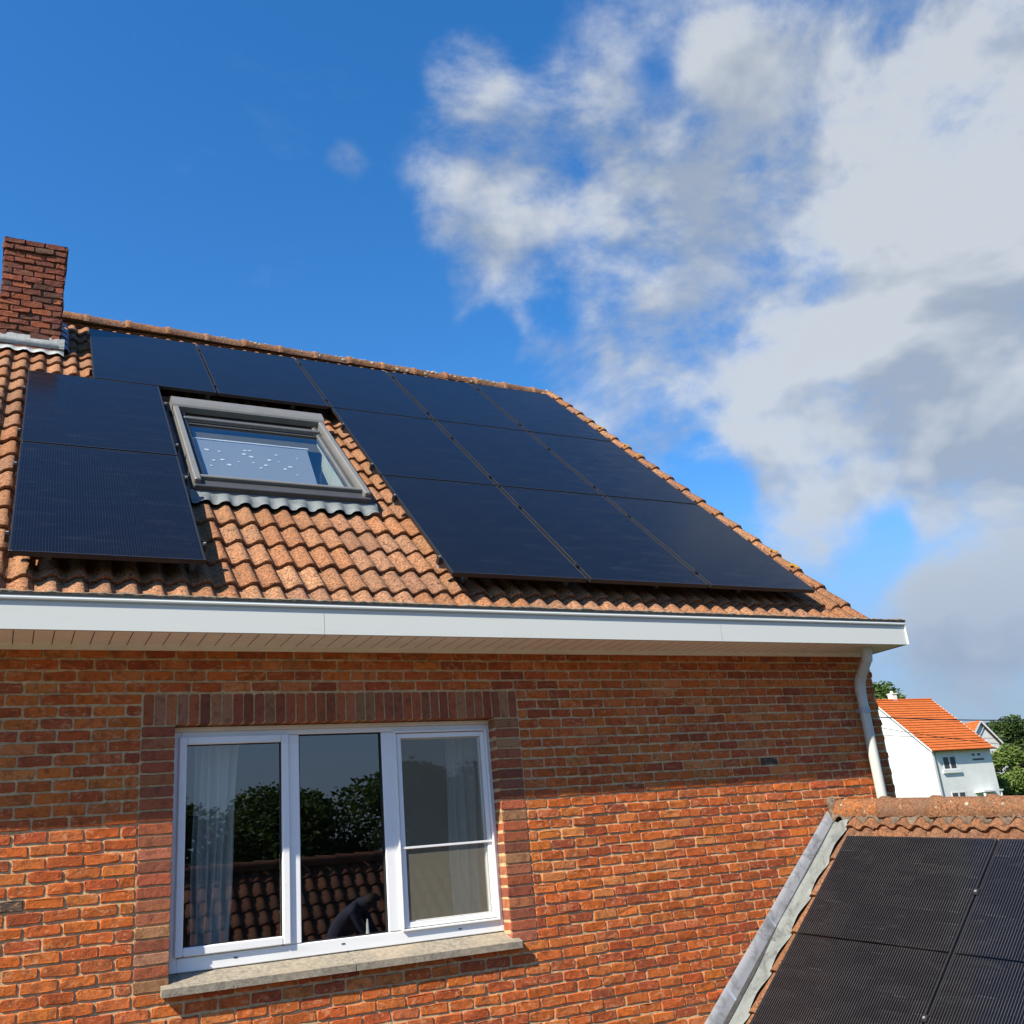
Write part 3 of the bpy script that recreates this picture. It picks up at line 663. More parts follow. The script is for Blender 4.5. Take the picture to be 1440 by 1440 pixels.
# mounting rails with clamps
def rail(x0, x1, s, clamps, label):
    o = root('mounting_rail', label, 'rail', roof(x0, s, 0), 'mounting rails under the house panels')
    mb = MB(); n0 = .052; n1 = NS - .037
    rb(mb, x0, x1, s - .018, s + .018, n0, n1); rb(mb, x0, x1, s - .022, s - .018, n0 + .012, n1 - .01); 
    for k in range(int((x1 - x0) / .9) + 1): rb(mb, x0 + .2 + .8 * k, x0 + .235 + .8 * k, s - .02, s + .03, -.05, n0)
    W0[o.name] = o.matrix_world.copy(); part('bar', mb, M['silver'], o)
    for cx, end in clamps:
        c = MB()
        if end: rb(c, cx - .012, cx + .010, s - .02, s + .02, NS - .046, NS + .004, 0); rb(c, cx - .007, cx + .007, s - .007, s + .007, NS + .005, NS + .013, 1)
        else: rb(c, cx - .017, cx + .017, s - .022, s + .022, NS + .0012, NS + .007, 0); rb(c, cx - .007, cx + .007, s - .007, s + .007, NS + .007, NS + .013, 0)
        part('clamp', c, [M['pframe'], M['silver']], o)
eL, eR = xs_top[2] - .02, xs_top[4] + 1.043 + .015
mids = [3.6135, 4.6835]
for s, n in ((.44, 'lower'), (1.53, 'upper')):
    rail(eL + .004, eR + .02, s, [(eL, 1)] + [(m, 0) for m in mids], f'{n} silver rail under the bottom-row panels right of the skylight')
    rail(-.088, .983, s, [(-.092, 1), (.985, 1)], f'{n} silver rail under the bottom panel left of the skylight')
for s, n in ((2.2, 'lower'), (3.22, 'upper')):
    rail(eL + .004, eR + .02, s, [(eL, 1)] + [(m, 0) for m in mids], f'{n} silver rail under the middle-row panels right of the skylight')
    rail(-.088, .983, s, [(-.092, 1), (.985, 1)], f'{n} silver rail under the upper panel left of the skylight')
for s, n in ((3.98, 'lower'), (5.26, 'upper')):
    rail(.418, eR + .02, s, [(.417, 1), (1.4835, 0), (2.5455, 0)] + [(m, 0) for m in mids], f'{n} silver rail under the top row of house panels')

# ------------------------------------------------------------------ annex with its own tiled roof and panels
EO = Vector((5.463, -.457, -.085)); EU = Vector((.0835, -.9937, -.0744)).normalized(); EV = Vector((-.7315, -.0104, -.6817)); EV = (EV - EU * EU.dot(EV)).normalized(); EN = EV.cross(EU).normalized()
if EN.z < 0: EN = -EN
def ext(a, b, n=0.0): p = EO + EU * a + EV * b + EN * n; return (p.x, p.y, p.z)
def extT(x, s, n=0.0): return ext(x, -s, n - .125)             # tile plane: x along the ridge, s up the slope
annex = root('annex', 'low brick annex joined to the house wall, with its own tiled ridge at lower right', 'annex', (5.9, -2.4, -ZC))
mb = MB(); a0 = -.275
ax = a0; TWE = .146
while ax < 4.5:
    for j in range(-12, 2):
        s0 = -.103 + .3235 * j
        s1 = s0 + .3235
        if s0 > .25: continue
        tile(mb, extT, ax, s0, min(s1, .36), 2 * TWE, pal=[(.25, .12, .062), (.27, .125, .06), (.23, .11, .058), (.21, .11, .066), (.26, .135, .075)], hw=.040)
    ax += 2 * TWE
mb.face([extT(-.4, -4, -.08), extT(4.6, -4, -.08), extT(4.6, .36, -.08), extT(-.4, .36, -.08)], 0, (.1, .07, .05))
def extB(a, t, n=0.0):
    p = Vector(extT(a, .39, -.04)); d = Vector((.7315, -.0104, -.6817)); return tuple(p + d * t + EN * 0)
mb.face([extB(-.4, 0), extB(4.6, 0), extB(4.6, 4.2), extB(-.4, 4.2)], 0, TP[2])
ro = part('roof', mb, M['tile'], annex)
mb = MB(); a = -.385; first = True
while a < 4.5:
    a1 = -.385 + .44 if first else a + .435
    c = random.choice([(.25, .12, .06), (.21, .108, .062), (.19, .105, .065)]) if not first else (.36, .14, .05)
    rows = []
    for (q, rr) in ((a - .022, .124), (a - .012, .134), (a + .03, .130), (a + .05, .117), (a1 - .05, .114), (a1 - .004, .110)) if not first else ((a - .0, .09), (a + .01, .108), (a + .05, .112), (a1 - .06, .114), (a1 - .004, .113)):
        rr *= .80; ctr = Vector(extT(q, .395, -.042)); r = []
        for k in range(15):
            t = math.radians(-20 + 220 * k / 14); dv = (-Vector((.73, .06, .03)).normalized() * math.cos(t) + Vector((0.0, .0, 1)) * math.sin(t)) * rr
            r.append(tuple(ctr + dv))
        rows.append(r)
    mb.grid(rows, 0, c, True, True)
    if not first: mb.face(rows[0], 0, c)
    if R() < .9:
        for q in range(random.randint(1, 4)):
            t = math.radians(U(20, 85)); rr = U(.006, .017); ctr = Vector(extT(U(a + .05, a1 - .05), .395, -.042)) + (-Vector((.73, .06, .03)).normalized() * math.cos(t) + Vector((0, 0, 1)) * math.sin(t)) * .094
            vs = [tuple(ctr + EU * rr * math.cos(q2 * 1.047) + Vector((.4, 0, .7)) * rr * math.sin(q2 * 1.047)) for q2 in range(6)] + [tuple(ctr + Vector((-.006, 0, .006)))]
            mb.add(vs, [(q2, (q2 + 1) % 6, 6) for q2 in range(6)], 2, (1, 1, 1), True)
    a = a1; first = False
G = []
for i in range(320):
    q = -.40 + 4.9 * i / 319
    wv = wprof((q - a0) / TWE)
    G.append([extT(q, .275 + .035 * wv + U(-.008, .008), -.05 + .04 * wv), extT(q, .29 + .03 * wv + U(-.008, .008), -.025 + .03 * wv + U(-.005, .005)), extT(q, .335, .008 + U(-.005, .005)), extT(q, .38, .02)])
mb.grid(G, 1, (1, 1, 1), True)
for i in range(7):                                                               # mortar lump where the ridge meets the wall
    c = Vector((5.80 + U(-.05, .04), -.03, .10 + U(-.05, .06))); rr = U(.035, .06)
    rings = []
    for th in range(1, 5):
        rings.append([(c.x + rr * math.sin(th * .628) * math.cos(ph) * U(.85, 1.15), c.y + .6 * rr * math.sin(th * .628) * math.sin(ph), c.z + rr * math.cos(th * .628) * U(.9, 1.1)) for ph in [k * .785 for k in range(9)]])
    for r_ in rings: r_[-1] = r_[0]
    mb.grid(rings, 1, (1, 1, 1), True, True)
part('ridge', mb, [M['tile2'], M['mortar_grey'], M['lichenw']], annex)
# flashing along the wall: upstand, crease and wavy tray
def lw(t): return (5.743 + (4.31 - 5.743) * t, -.007, .098 + (-1.19 - .098) * t)
mb = MB(); G = []; N = 90
for i in range(N + 1):
    t = i / N * 1.9 - .0; q = lw(t); b = -.285 + t * 1.905 / 1.0
    w1 = .004 * math.sin(t * 17) + U(-.001, .001)
    crease = Vector(extT(-.385, -b, -.035)); 
    G.append([(q[0], -.0075, q[2]), (q[0], -.019 + w1 * .4, q[2] - .004), tuple(Vector((q[0], -.03 + w1, q[2])) * .5 + Vector((crease.x, -.04 + w1, crease.z)) * .5), (crease.x, -.052 + w1 * .5, crease.z)])
mb.grid(G, 0, (1, 1, 1), True)
for t0 in (.52, .84, 1.3):
    q = lw(t0); q2 = lw(t0 + .012); cr = extT(-.385, .285 - t0 * 1.905, -.035)
    mb.face([(q[0], -.0215, q[2] - .004), (q2[0], -.0215, q2[2] - .004), (cr[0] - .01, -.058, cr[2] - .02), (cr[0], -.058, cr[2])], 2)
G = []
for i in range(N + 1):
    t = i / N * 1.9; b = -.285 + t * 1.905
    ph = ((-b + .103) / .3235) % 1.0; lift = -.027 * (ph) ; wv = .006 * math.sin(t * 41) + .004 * math.sin(t * 23)
    oe = .012 * math.cos(6.283 * ph)
    crease = Vector(extT(-.385, -b, -.035))
    G.append([(crease.x, -.0525, crease.z), extT(-.355, -b, -.05 + wv * .4), extT(-.32, -b, -.028 + lift * .5 + wv), extT(-.275, -b, -.012 + lift + wv * .5), extT(-.245 + oe, -b, -.008 + lift + .003 * math.sin(t * 57)), extT(-.232 + oe, -b, -.012 + lift)])
mb.grid(G, 1, (1, 1, 1), True)
G = []
for i in range(N + 1):
    t = i / N * 1.9; b = -.285 + t * 1.905; wd_ = .006 + .014 * max(0, min(1, (t - .5) * 6)) + .003 * math.sin(t * 9)
    cr = Vector(extT(-.385, -b, -.035)); e_ = Vector(extT(-.355, -b, -.044 + .006 * math.sin(t * 41) * .4))
    G.append([(cr.x - .002, -.0535, cr.z + .003), tuple(Vector((cr.x, -.0535, cr.z + .004)).lerp(e_ + Vector((0, 0, .004)), min(1, wd_ / .03)))])
mb.grid(G, 3, (1, 1, 1), True)  # dark strip painting the shade of the gap along the crease
part('flashing', mb, [M['lead'], M['leadt'], M['leadd'], M['felt_gap_shade']], annex)
mb = MB()
e1 = Vector(extT(-.3, -3.6, -.1)); e2 = Vector(extT(4.5, -3.6, -.1)); g1 = Vector(extB(-.3, 4)); g2 = Vector(extB(4.5, 4)); t2 = Vector(extB(4.5, 0))
mb.face([(e1.x + .2, -.01, -ZC), (e2.x + .2, e2.y, -ZC), (e2.x + .2, e2.y, e2.z + .1), (e1.x + .2, -.01, e1.z + .1)]); mb.face([(g1.x - .2, -.01, -ZC), (g2.x - .2, g2.y, -ZC), (g2.x - .2, g2.y, g2.z), (g1.x - .2, -.01, g1.z)])
mb.face([(e2.x + .2, e2.y, -ZC), (g2.x - .2, g2.y, -ZC), (g2.x - .2, g2.y, g2.z + .1), (t2.x, t2.y + .02, t2.z - .12), (e2.x + .2, e2.y, e2.z + .1)])
part('wall', mb, M['brickflat'], annex)
EW, EH = 1.174, 1.708; fm2, gm2b = panel_meshes(EW, EH); gm2 = gm2b.mesh('cell_sheet', [M['pv2']])
ME = Matrix((EU, -EV, EN)).transposed()
for i, (a, b, l) in enumerate(((0.0, EH, 'large black solar panel on the low annex roof, beside the lead flashing'), (1.1894, EH, 'black solar panel cut by the right border of the photo, second from the lead flashing'), (0.0, 2 * EH + .015, 'black solar panel lower on the annex slope, beside the flashing'), (1.1894, 2 * EH + .015, 'black solar panel lower on the annex slope, at the right border'))):
    mw = Matrix.Translation(up(ext(a, b, 0))) @ ME.to_4x4(); add_panel(mw, l, 'black solar panels on the annex roof', fm2, gm2)
def extb(mb, a0, a1, b0, b1, n0, n1, mi=0): mb.box((a0, b0, n0), (a1, b1, n1), mi, T=ext)
for b, l in ((.42, 'upper'), (1.29, 'lower')):
    o = root('mounting_rail', f'{l} silver rail under the panels of the annex roof', 'rail', ext(-.03, b, -.1), 'mounting rails under the annex panels'); W0[o.name] = o.matrix_world.copy()
    mb = MB(); extb(mb, -.02, 3.4, b - .018, b + .018, -.085, -.037); part('bar', mb, M['silver'], o)
    mb = MB(); extb(mb, 1.166, 1.200, b - .022, b + .022, .0012, .007, 0); extb(mb, 1.176, 1.190, b - .007, b + .007, .007, .014, 1); part('clamp', mb, [M['pframe'], M['silver']], o)

# ------------------------------------------------------------------ ground
def gh(x, y):
    d = x * .79 + y * .61
    t = max(0, min(1, (d - 12) / 75)); return -ZC + 4.3 * t * t * (3 - 2 * t)
mb = MB(); rng = [-1500, -600, -250, -120, -70, -40, -25, -15, -8, -2, 4, 10, 16, 22, 30, 38, 46, 54, 62, 70, 80, 90, 100, 120, 160, 250, 600, 1500]
mb.grid([[(x, y, gh(x, y)) for y in rng] for x in rng], 0, (1, 1, 1), True, True)
structure(part('ground', mb, M['grass']))
mb = MB(); mb.face([(-14, -9, -ZC + .006), (16, -9, -ZC + .006), (16, .0, -ZC + .006), (-14, .0, -ZC + .006)]); structure(part('yard', mb, M['yard']))  # unseen paving, sized and toned to bounce warm light onto the soffit

# ------------------------------------------------------------------ far white houses
def tiled_slope(mb, A, B, Cc, D, n, mi=0, gi=1):
    """roof face A-B (eave) to D-Cc (ridge) with courses as shallow steps"""
    A, B, Cc, D = map(Vector, (A, B, Cc, D)); nn = (B - A).cross(D - A).normalized()
    for k in range(n):
        t0, t1 = k / n, (k + 1) / n; l = .05
        p = [A.lerp(D, t0) + nn * l, B.lerp(Cc, t0) + nn * l, B.lerp(Cc, t1), A.lerp(D, t1)]
        mb.face(p, mi); mb.face([A.lerp(D, t0) - nn * .02, B.lerp(Cc, t0) - nn * .02, p[1], p[0]], gi)
fx0, fx1, fy0, fz, fb = 69.3, 76.75, 53.4, 5.08, -1.7
far = root('white_house', 'white rendered house with bright orange tiled roof, beyond the annex ridge', 'house', (73, 58, fb))
D_ = 5.45; rzf = fz + D_ * .9356
mb = MB()
mb.face([(fx0, fy0 + .35, fb), (fx1, fy0 + .35, fb), (fx1, fy0 + .35, fz + .1), (fx0, fy0 + .35, fz + .1)])
for x in (fx0 + .05, fx1 - .05): mb.face([(x, fy0 + .35, fb), (x, fy0 + 2 * D_ - .35, fb), (x, fy0 + 2 * D_ - .35, fz + .1), (x, fy0 + D_, rzf - .15), (x, fy0 + .35, fz + .1)])
mb.box((fx0, fy0 + .2, fb), (fx0 + .25, fy0 + .349, fz - .02), 0)
mb.face([(fx0, fy0 + 2 * D_ - .35, fb), (fx1, fy0 + 2 * D_ - .35, fb), (fx1, fy0 + 2 * D_ - .35, fz), (fx0, fy0 + 2 * D_ - .35, fz)])
part('wall', mb, M['render'], far)
mb = MB(); tiled_slope(mb, (fx0 - .12, fy0, fz), (fx1 + .15, fy0, fz), (fx1 + .15, fy0 + D_, rzf), (fx0 - .12, fy0 + D_, rzf), 21)
tiled_slope(mb, (fx1 + .15, fy0 + 2 * D_, fz), (fx0 - .12, fy0 + 2 * D_, fz), (fx0 - .12, fy0 + D_, rzf), (fx1 + .15, fy0 + D_, rzf), 21)
mb.tube([(fx0 - .12, fy0 + D_, rzf), (fx1 + .15, fy0 + D_, rzf)], .12, 8, 0); mb.tube([(fx0 - .1, fy0 - .07, fz - .04), (fx1 + .13, fy0 - .07, fz - .04)], .075, 8, 1)
for x in (fx0 - .15, fx1 + .15): mb.face([(x, fy0, fz - .12), (x, fy0, fz + .06), (x, fy0 + D_, rzf + .06), (x, fy0 + D_, rzf - .12)], 2)
rf = part('roof', mb, [M['otile'], M['gline'], M['render']], far)
mb = MB(); mb.box((71.9, fy0 + D_ - .1, rzf - .4), (72.45, fy0 + D_ + .45, rzf + .55)); mb.box((71.85, fy0 + D_ - .15, rzf + .55), (72.5, fy0 + D_ + .5, rzf + .63)); mb.tube([(72.2, fy0 + D_ + .2, rzf + .6), (72.2, fy0 + D_ + .2, rzf + .85)], .12, 8)
part('chimney', mb, M['soffit'], rf)
def far_win(x0, x1, z0, z1):
    y = fy0 + .35; mb = MB(); w = .09
    mb.box((x0, y - .03, z0), (x0 + w, y - .001, z1)); mb.box((x1 - w, y - .03, z0), (x1, y - .001, z1)); mb.box((x0 + w, y - .03, z1 - w), (x1 - w, y - .001, z1)); mb.box((x0 + w, y - .03, z0), (x1 - w, y - .001, z0 + w))
    mb.box(((x0 + x1) / 2 - .08, y - .03, z0 + w), ((x0 + x1) / 2 + .08, y - .001, z1 - w)); mb.box((x0 - .25, y - .14, z0 - .28), (x1 + .25, y - .001, z0 - .01))
    f = part('window', mb, M['render'], far)
    mb = MB(); mb.face([(x0 + .02, y - .008, z0 + .02), (x1 - .02, y - .008, z0 + .02), (x1 - .02, y - .008, z1 - .02), (x0 + .02, y - .008, z1 - .02)]); part('pane', mb, M['alud'], f)
far_win(70.55, 72.2, 3.47, 4.6); far_win(70.75, 72.5, .5, 1.66)
mb = MB()
for x in (74.3, 75.0): mb.box((x, fy0 + .33, 4.5), (x + .35, fy0 + .3499, 4.68))
mb.box((74.3, fy0 + .32, 4.12), (75.7, fy0 + .3499, 4.26)); part('vent', mb, M['alud'], far)
mb = MB(); mb.tube([(fx0 + .36, fy0 + .1, fz - .05), (fx0 + .36, fy0 + .27, fz - .4), (fx0 + .36, fy0 + .27, fb)], .05, 8); part('downpipe', mb, M['alu'], far)
mb = MB(); mb.box((73.6, fy0 - .6, 1.45), (76.0, fy0 + .349, 1.58)); mb.box((73.7, fy0 - .55, fb), (73.85, fy0 - .4, 1.44)); mb.box((75.7, fy0 - .55, fb), (75.85, fy0 - .4, 1.44)); mb.box((74.4, fy0 + .3, fb), (75.3, fy0 + .3499, 1.1)); part('porch', mb, M['render'], far)
# second white house, turned away, behind it
h2 = root('white_house', 'smaller white house with orange roof peeking out right of the larger white one', 'house', (86.6, 62.0, .1), rot=Matrix.Rotation(math.radians(-4), 3, 'Z'))
mb = MB(); w2, d2, e2_, r2_ = 2.6, 8.0, 5.75, 8.35
mb.face([(-w2, 0, 0), (w2, 0, 0), (w2, 0, e2_), (0, 0, r2_), (-w2, 0, e2_)]); mb.face([(-w2, d2, 0), (-w2, 0, 0), (-w2, 0, e2_), (-w2, d2, e2_)]); mb.face([(w2, 0, 0), (w2, d2, 0), (w2, d2, e2_), (w2, 0, e2_)]); mb.face([(-w2, d2, 0), (w2, d2, 0), (w2, d2, e2_), (0, d2, r2_), (-w2, d2, e2_)])
part('wall', mb, M['render'], h2, True)
mb = MB(); k_ = (r2_ - e2_) / w2
tiled_slope(mb, (-w2 - .4, d2, e2_ - .4 * k_ + .05), (-w2 - .4, -.3, e2_ - .4 * k_ + .05), (0, -.3, r2_ + .05), (0, d2, r2_ + .05), 13); tiled_slope(mb, (w2 + .4, -.3, e2_ - .4 * k_ + .05), (w2 + .4, d2, e2_ - .4 * k_ + .05), (0, d2, r2_ + .05), (0, -.3, r2_ + .05), 13)
for sgn in (-1, 1): mb.face([(sgn * (w2 + .4), -.34, e2_ - .4 * k_ - .16), (0, -.34, r2_ - .16), (0, -.34, r2_ + .13), (sgn * (w2 + .4), -.34, e2_ - .4 * k_ + .13)], 2)
part('roof', mb, [M['otile'], M['gline'], M['render']], h2, True)

# ------------------------------------------------------------------ outbuilding behind the photographer (mirrored in the panes)
ob = root('tiled_outbuilding', 'dark red tiled outbuilding mirrored in the window panes', 'outbuilding', (6, -12.3, -ZC))
oy, oz = -12.2, .20
def obT(x, s, n=0.0): return (x, oy + (4.6 - s) * cs + n * sn, oz - (4.6 - s) * sn + n * cs)
mb = MB(); xx = -3.0
OP = [(.16, .06, .035), (.20, .075, .04), (.13, .05, .032), (.18, .08, .05), (.10, .045, .03)]
while xx < 13:
    for j in range(14):
        tile(mb, obT, xx, j * .325, (j + 1) * .325, .23, 1, .05, .03, OP, seg=10)
    xx += .23
mb.face([obT(-3, 0, -.09), obT(13, 0, -.09), obT(13, 4.6, -.09), obT(-3, 4.6, -.09)], 0, OP[2])
mb.face([(-3, oy, oz - .06), (13, oy, oz - .06), (13, oy - 3.4, oz - 3.2), (-3, oy - 3.4, oz - 3.2)], 0, OP[2])
xx = -3.0
while xx < 13:
    c = random.choice(OP); rows = []
    for q, rr in ((xx - .01, .145), (xx + .05, .14), (xx + .37, .12)): rows.append([(q, oy + rr * math.cos(t), oz - .06 + rr * math.sin(t)) for t in [math.radians(-15 + 210 * k / 10) for k in range(11)]])
    mb.grid(rows, 0, c, True); xx += .37
part('roof', mb, M['tile2'], ob)
mb = MB(); ye = oy + 4.6 * cs - .3; ze = oz - 4.6 * sn - .05
mb.box((-2.9, oy - 3.2, -ZC), (12.9, ye, ze)); part('wall', mb, M['brickflat'], ob)
mb = MB(); mb.box((-2.9, ye + .01, -ZC), (12.9, -5.4, -1.80)); part('added_deck', mb, M['bounce_gravel'], ob)  # unseen deck added under the person, its gravel toned to bounce light
# the person working in front of it
pr_ = root('person', 'person in a dark jacket bending forward, mirrored in the middle pane', 'person', (4.05, -7.35, -1.80))
def skin_body(name, verts, edges, rad, mat, par, sub=2):
    me = bpy.data.meshes.new(name); b = W0[par.name].inverted(); me.from_pydata([tuple(b @ Vector(up(v))) for v in verts], edges, []); me.materials.append(mat)
    o = bpy.data.objects.new(name, me); COL.objects.link(o)
    sm = o.modifiers.new('skin', 'SKIN'); sm.use_smooth_shade = True
    for i, r in enumerate(rad):
        me.skin_vertices[0].data[i].radius = (r, r); me.skin_vertices[0].data[i].use_root = (i == 0)
    s2 = o.modifiers.new('sub', 'SUBSURF'); s2.levels = sub; s2.render_levels = sub
    o.parent = par; return o
px, py, pz = 4.05, -7.35, -1.80
V = [(0, 0, .86), (.08, .10, 1.10), (.17, .22, 1.28), (.24, .32, 1.36), (.31, .40, 1.36), (.38, .46, 1.34),
     (-.02, .1, .82), (.0, .13, .45), (-.02, .08, .06), (-.02, .2, .03), (-.02, -.1, .82), (.02, -.14, .45), (0, -.12, .06), (.04, -.02, .03),
     (.12, .42, 1.26), (.22, .50, 1.02), (.34, .60, .92), (.34, .14, 1.26), (.42, .30, 1.02), (.46, .48, .92)]
Ed = [(0, 1), (1, 2), (2, 3), (3, 4), (4, 5), (0, 6), (6, 7), (7, 8), (8, 9), (0, 10), (10, 11), (11, 12), (12, 13), (2, 14), (14, 15), (15, 16), (2, 17), (17, 18), (18, 19)]
Rd = [.17, .17, .18, .075, .10, .09, .11, .075, .05, .045, .11, .075, .05, .045, .07, .05, .04, .07, .05, .04]
skin_body('body', [(px + a, py + b, pz + c) for a, b, c in V], Ed, Rd, M['jacket'], pr_)
mb = MB(); hc = Vector((px + .37, py + .46, pz + 1.37))
rings = [[(hc.x + .11 * math.sin(th) * math.cos(ph), hc.y + .11 * math.sin(th) * math.sin(ph), hc.z + .11 * math.cos(th)) for ph in [k * 6.2832 / 14 for k in range(15)]] for th in [math.pi * k / 16 for k in range(1, 9)]]
mb.grid(rings, 0, (1, 1, 1), True, True); part('hair', mb, M['hair'], pr_)

# ------------------------------------------------------------------ trees
def leaf_crown(name, n, rad, blobs, size, pal, par, seed=1):
    random.seed(seed); mb = MB()
    for i in range(n):
        bx_, by_, bz_, br = random.choice(blobs)
        th = U(0, 6.283); cz = U(-.75, 1); q = math.sqrt(1 - cz * cz); rr = br * (R() ** .28) * U(.82, 1.1)
        c = Vector((bx_ + rr * q * math.cos(th), by_ + rr * q * math.sin(th), bz_ + rr * cz * .85))
        a = Vector((U(-1, 1), U(-1, 1), U(-.6, .6))).normalized(); b = a.cross(Vector((U(-1, 1), U(-1, 1), U(-1, 1)))).normalized(); s = size * U(.5, 1.35)
        col = random.choice(pal); g = U(.6, 1.3); col = (col[0] * g, col[1] * g, col[2] * g)
        mb.add([c - a * s, c + b * s * .5, c + a * s, c - b * s * .5, c + (a + b) * s * .2 + a.cross(b) * s * .25], [(0, 1, 4), (1, 2, 4), (2, 3, 4), (3, 0, 4)], 0, col)
    return part('crown', mb, M['leaf'], par, True)
def trunk(par, h, r, blobs):
    mb = MB(); mb.tube([(0, 0, 0), (.1 * r, .2 * r, h * .5), (.3 * r, 0, h)], [r, r * .75, r * .5], 9)
    for b in blobs[:6]: mb.tube([(0, 0, h * .6), (b[0] * .5, b[1] * .5, (h * .8 + b[2]) / 2), (b[0], b[1], b[2])], [r * .4, r * .25, r * .08], 6)
    return part('trunk', mb, M['wood'], par, True)
DK = [(.035, .065, .018), (.05, .085, .022), (.028, .05, .015), (.06, .10, .03)]
DG = [(.03, .06, .014), (.045, .08, .02), (.022, .045, .012), (.055, .095, .026)]
DM = [(.045, .08, .02), (.065, .11, .028), (.035, .06, .016), (.08, .13, .035)]
MD = [(.06, .11, .025), (.08, .14, .03), (.045, .085, .02), (.10, .16, .04)]
LT = [(.12, .19, .04), (.15, .22, .05), (.09, .15, .03), (.18, .24, .06)]
def blobset(seed, n, w, z0, z1, r):
    random.seed(seed); o = []
    for i in range(n):
        t = U(0, 1); ww = w * math.sqrt(max(.1, 1 - (2 * t - .85) ** 2 * .7)); a = U(0, 6.28); d = ww * math.sqrt(R()); o.append((d * math.cos(a), d * math.sin(a), z0 + (z1 - z0) * t, r * U(.6, 1.15)))
    return o
def tree(label, loc, h, w, pal, n, size, seed, group, name='tree', z0=.3, cat='tree'):
    o = root(name, label, cat, (loc[0], loc[1], loc[2]), group); bl = blobset(seed, 16, w * .62, h * z0, h * .88, w * .42)
    leaf_crown('crown', n, w, bl, size, pal, o, seed); trunk(o, h * .6, h * .022, bl); random.seed(seed + 99); return o
GT = 'trees around the white houses'
tree('rounded green tree showing between the house corner and the white house roof', (84.6, 74.0, -1.0), 17.6, 5.0, MD, 9000, .26, 3, GT)
tree('dark leafy tree standing right of the smaller white house', (101.5, 70.0, -.8), 11.0, 5.6, DM, 9000, .26, 5, GT)
tree('dark leafy tree on the far right edge behind the bushes', (107.5, 67.0, -.8), 10.6, 5.4, DM, 8000, .26, 8, GT)
tree('small dark treetop just above the smaller white house roof', (108.2, 80.0, -.8), 12.6, 3.6, DM, 4000, .26, 9, GT)
GB = 'bushes beside the white house'
tree('pale green bush at the right side of the white house', (82.6, 57.0, -1.0), 6.3, 3.2, LT, 11000, .17, 11, GB, 'bush', .1, 'bush')
tree('pale green bush cut by the right border, above the annex ridge', (86.6, 54.5, -1.0), 6.0, 2.9, LT, 8000, .17, 13, GB, 'bush', .1, 'bush')
tree('low pale green bush filling the gap between the two taller pale bushes', (84.9, 55.2, -1.2), 4.4, 2.6, LT, 6000, .17, 15, GB, 'bush', .1, 'bush')
GM = 'trees mirrored in the window panes'
rt_ = [(-2, -33, 8.0), (4, -30, 7.6), (9.5, -31, 7.9), (14, -29, 8.5), (19, -31, 9.3), (25, -33, 8.6), (31, -30, 9.4)]
wd = ['far left', 'second', 'third', 'fourth', 'fifth', 'sixth', 'last']
proto = None
for i, (x, y, h) in enumerate(rt_):
    lab = f'dark dense tree behind the outbuilding, {wd[i]} of the mirrored row'
    if proto is None: proto = tree(lab, (x, y, -ZC), 8.0, 4.2, DG, 30000, .125, 21, GM); proto.scale = (1, 1, h / 8); continue
    o = proto.copy(); COL.objects.link(o); o.location = (x, y, 0); o.rotation_euler = (0, 0, i * 1.7); o.scale = (1.1, 1.1, h / 8); o['label'] = lab
    for ch in proto.children: c = ch.copy(); COL.objects.link(c); c.parent = o

# ------------------------------------------------------------------ overhead cables
def cable(p0, p1, sag, r, label):
    mb = MB(); pts = []
    for k in range(25):
        t = k / 24; pts.append((p0[0] + (p1[0] - p0[0]) * t, p0[1] + (p1[1] - p0[1]) * t, p0[2] + (p1[2] - p0[2]) * t - sag * 4 * t * (1 - t)))
    mb.tube(pts, r, 6); o = part('overhead_cable', mb, M['cable']); thing(o, label, 'cable', 'overhead cables')
cable((50, 44, 6.95), (80, 44, 6.25), .35, .04, 'thick overhead cable crossing the orange roof and the sky right of it')
cable((50, 44, 6.6), (70, 44, 4.1), .25, .02, 'thin overhead cable slanting down across the lower orange roof')
cable((50, 44, 5.8), (70, 44, 4.9), .25, .018, 'thin overhead cable crossing the white gable and lower orange roof')

# ------------------------------------------------------------------ sky, sun, air
w = bpy.data.worlds.new('World'); scn.world = w; w.use_nodes = True; nt = w.node_tree; nt.nodes.clear()
out = nt.nodes.new('ShaderNodeOutputWorld'); bg = nt.nodes.new('ShaderNodeBackground')
SD = Vector((-2.4, -1.0, 2.42)).normalized(); el = math.asin(SD.z); az = math.atan2(SD.x, SD.y)
sk = nt.nodes.new('ShaderNodeTexSky'); sk.sky_type = 'NISHITA'; sk.sun_disc = False; sk.sun_elevation = el; sk.sun_rotation = az; sk.air_density = 1.0; sk.dust_density = .3; sk.ozone_density = 3.0
STR = .1
D = nt.nodes.new('ShaderNodeTexCoord').outputs['Generated']
def img_dir(u, v):
    c = Vector(((u - 720) / 1375.08, (v - 720) / 1375.08, 1.0)); r = Matrix(RX).transposed() @ c; return r.normalized()
def dot(a, vec):
    n = nd(nt, 'ShaderNodeVectorMath', operation='DOT_PRODUCT'); L(nt, a, n.inputs[0]); n.inputs[1].default_value = vec; return n.outputs['Value']
